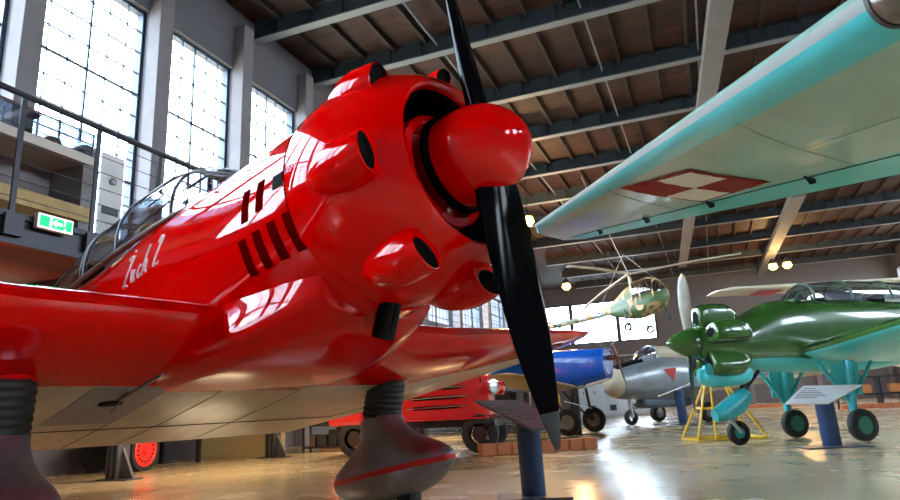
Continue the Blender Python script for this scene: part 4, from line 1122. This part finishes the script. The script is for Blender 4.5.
mb = MB(); mb.lathe([(-.24, 0), (-.24, .06), (.24, .06), (.24, 0)], 'y', 20, (-2.9, 0, .37)); mb.build('roundel_centre', BLACKM, tb)
mb = MB(); mb.bar((-7.5, 0, .6), (-8.3, 0, 1.5), .1, .3); mb.build('tail_fin', CAMO, H)
for k in range(2):
    s_ = 1 if k else -1; mb = MB(); mb.bar((-8.3, .15, 1.45), (-8.3 + .3 * s_, .15, 1.45 + 1.0 * s_), .12, .03); mb.build('tail_rotor_blade', WHITE, H)
mb = MB(); mb.tube([(-.5, 0, 1.4), (-.5, 0, 2.1)], [.14, .07], 12); mb.lathe([(0, 0), (0, .16), (.12, .16), (.14, 0)], 'z', 16, (-.5, 0, 2.05)); mb.build('rotor_mast', mat('yellowish_mast', (.5, .42, .25), .5), H, smooth=True)
PR = mat('pale_rotor_blade', (.52, .46, .34), .5)
for a in (28, 148, 268):
    c_, s_ = math.cos(R(a)), math.sin(R(a)); mb = MB()
    mb.bar((-.5 + .2 * c_, .2 * s_, 2.12), (-.5 + 3.5 * c_, 3.5 * s_, 2.05), .26, .05); mb.bar((-.5 + 3.5 * c_, 3.5 * s_, 2.05), (-.5 + 6.4 * c_, 6.4 * s_, 1.85), .26, .04)
    mb.build('rotor_blade', PR, H)
for sg in (-1, 1):
    mb = MB(); mb.tube([(-.7, sg * .5, -.4), (-.7, sg * 1.3, -1.1)], .04, 8); mb.tube([(-1.2, sg * .4, -.3), (-.7, sg * 1.3, -1.1)], .03, 8); mb.tube([(-.7, sg * 1.3, -.1), (-.7, sg * 1.3, -1.1)], .04, 8); mb.build('gear_strut', DMET, H)
    mb = MB(); wheel(mb, (-.7, sg * 1.38, -1.15), .24, .12); mb.build('wheel', RUBBER, H, smooth=True)
mb = MB(); mb.tube([(1.1, 0, -.3), (1.2, 0, -1.0)], .035, 8); mb.build('gear_strut', DMET, H)
mb = MB(); wheel(mb, (1.2, 0, -1.05), .17, .1); mb.build('nose_wheel', RUBBER, H, smooth=True)
mb = MB(); mb.tube([(-.5, 0, 2.15), (-1.9, 0, 9.3)], .018, 6); mb.tube([(-.5, 0, 3.4), (1.0, 0, 1.35)], .012, 6); mb.tube([(-.5, 0, 3.4), (-3.0, 0, .6)], .012, 6); mb.build('hanging_cable', mat('pale_cable', (.5, .48, .4), .5), H)

# ------------------------------------------------------------------ cream high-wing aircraft behind the green one
Wt = thing('high_wing_aircraft', 'cream high-wing aircraft standing behind the green aircraft cockpit', 'aircraft', mw=frame(Vector((7.0, 24.4, 0)), (.01, -1)))
CW = mat('cream_aircraft_paint', (.72, .66, .5), .4, coat=.3)
wing([(-6.6, -.9, -1.9, 4.12, 4.1, .05), (-6.2, -.5, -2.1, 4.12, 4.1, .10), (0, -.4, -2.1, 4.15, 4.12, .13), (6.2, -.5, -2.1, 4.12, 4.1, .10), (6.6, -.9, -1.9, 4.12, 4.1, .05)], None).build('wing_panel', CW, Wt, smooth=True)
mb = MB(); body(mb, dense([(1.2, .25, 2.5, 1.8, 2), (.8, .5, 2.7, 1.5, 2.2), (-.2, .6, 3.2, 1.4, 2.6), (-.6, .62, 4.1, 1.4, 3), (-2.2, .6, 4.08, 1.4, 3), (-4.5, .35, 2.9, 1.9, 2.4), (-7.0, .1, 2.8, 2.4, 2)], 3), 32); mb.build('fuselage', CW, Wt, smooth=True)
for sg in (-1, 1):
    mb = MB(); mb.bar((-.9, sg * .6, 1.6), (-.9, sg * 3.4, 4.05), .12, .05); mb.build('wing_strut', CW, Wt)
    mb = MB(); mb.box((-1.2, sg * 4.9, 4.02), (.8, .8, .02)); mb.build('red_marking', TRI, Wt)
    mb = MB(); mb.tube([(-.5, sg * .5, 1.5), (-.5, sg * 1.1, .4)], .06, 10); mb.build('gear_leg', CW, Wt)
    mb = MB(); wheel(mb, (-.5, sg * 1.2, .38), .38, .2); mb.build('wheel', RUBBER, Wt, smooth=True)
mb = MB(); mb.tube([(-6.4, 0, 2.4), (-6.6, 0, .02)], .04, 8); mb.build('tail_prop', DMET, Wt)
mb = MB(); mb.bar((1.22, 0, 1.2), (1.22, 0, 3.1), .14, .04); mb.build('propeller', DMET, Wt)

# ------------------------------------------------------------------ far cabinets, distant exhibits
GC = mat('light_grey_cabinet', (.42, .43, .45), .5)
for k in range(4):
    pos = (-6.4 + .95 * k, 34.8 + .9 * k, 0)
    lab = ['light grey switch cabinet, leftmost of the row behind the blue aircraft', 'light grey switch cabinet second from left in the far row', 'light grey switch cabinet with a vent, third in the far row', 'light grey switch cabinet at the right end of the far row'][k]
    t = thing('switch_cabinet', lab, 'cabinet', pos, R(30), 'switch cabinets at the far end')
    mb = MB(); mb.box((0, 0, .85), (1.2, .7, 1.7)); mb.build('housing', GC, t, bevel=.02)
    for x in (-.29, .29):
        mb = MB(); mb.box((x, -.36, .88), (.54, .02, 1.5)); d_ = mb.build('door', mat('pale_grey_door', (.5, .52, .55), .5), t)
        mb = MB(); mb.box((x + .2, -.38, 1.2), (.03, .03, .16)); mb.build('handle', BLACKM, d_)
    mb = MB(); mb.box((.29, -.375, .4), (.36, .01, .3)); mb.build('vent', DMET, t)
cr = thing('crate_display', 'dark long equipment rack with orange parts standing far right', 'rack', (8.2, 38, 0), R(5))
mb = MB(); mb.box((0, 0, 1.3), (4.2, .8, .1)); mb.box((0, 0, .5), (4.2, .8, .1)); [mb.box((x, 0, .65), (.1, .7, 1.3)) for x in (-2, -.7, .7, 2)]; mb.build('rack_frame', DMET, cr)
for x in (-1.3, 0, 1.3): MB().box((x, 0, .75), (.5, .4, .4)).build('orange_unit', mat('orange_paint', (.55, .2, .05), .5), cr)
kerb((4.6, 30.5, 0), (9.5, 31.5, 0), 8, 'dark red block of the far low barrier at the right edge', 'blocks of the far right barrier')
pipe = MB(); pipe.tube([(-13, 60.2, 4.6), (4, 60.2, 4.6)], .12, 10); pipe.tube([(-2.5, 60.2, 4.6), (-2.5, 60.2, 3.2), (6, 60.2, 3.2)], .09, 8)
struct('trim_40', pipe, mat('grey_pipe', (.25, .25, .27), .5))
mb = MB()
for k in range(6): mb.box((-12 + 5 * k, 60.4, 2.2), (.35, .3, 4.4))
struct('trim_41', mb, PILAST)

# ------------------------------------------------------------------ lamps
BULB = emis('warm_lamp_bulb', (1.0, .52, .10), 8)
def lamp(loc, label, n=1, power=600):
    t = thing('high_bay_lamp', label, 'lamp', loc, 0)
    mb = MB(); mb.tube([(0, 0, .35), (0, 0, 11.33 - loc[2])], .02, 8); mb.build('suspension_rod', DMET, t)
    for k in range(n):
        x = (k - (n - 1) / 2) * .9
        mb = MB(); mb.lathe([(.38, .05), (.34, .10), (.12, .26), (.0, .30), (.0, .28), (.12, .24), (.32, .08)], 'z', 24, (x, 0, 0)); mb.build('shade', BEAM, t, smooth=True)
        mb = MB(); mb.lathe([(-.42, .001), (-.38, .16), (-.22, .30), (-.02, .24), (.1, .12), (.14, .001)], 'z', 16, (x, 0, 0)); mb.build('bulb', BULB, t, smooth=True)
    l = bpy.data.lights.new('lamp_light', 'POINT'); l.energy = power; l.color = (1, .6, .25); l.shadow_soft_size = .25
    o = bpy.data.objects.new('lamp_light', l); C.objects.link(o); o.location = (loc[0], loc[1], loc[2] - .75)
lamp((-7.0, 28.2, 9.2), 'glowing warm lamp beside the propeller blade at the overhead wing tip')
lamp((-8.4, 43.2, 8.6), 'glowing warm lamp low beside the propeller, left of the helicopter')
lamp((5.4, 49.5, 9.5), 'pair of glowing warm lamps above the cream wing, far right', 2)
# added fill tubes and area lights, warming the floor and wing underside
FILLGLOW = emis('added_fill_glow', (1.0, .75, .5), 2)
for k, y in enumerate((4.2, 8.2, 12.4, 16.6)):
    o = MB().box((0, 0, 0), (.12, 1.4, .05)).build('added_fill_tube', FILLGLOW); o.location = (-6.9, y, 2.12)
    tag(o, 'added warm fill tube under the balcony soffit', 'lamp', 'added fill tubes under the balcony')
    area('added_balcony_fill', (-6.9, y, 2.0), (0, 0, 0), .3, 1.4, 55, (1, .78, .48))
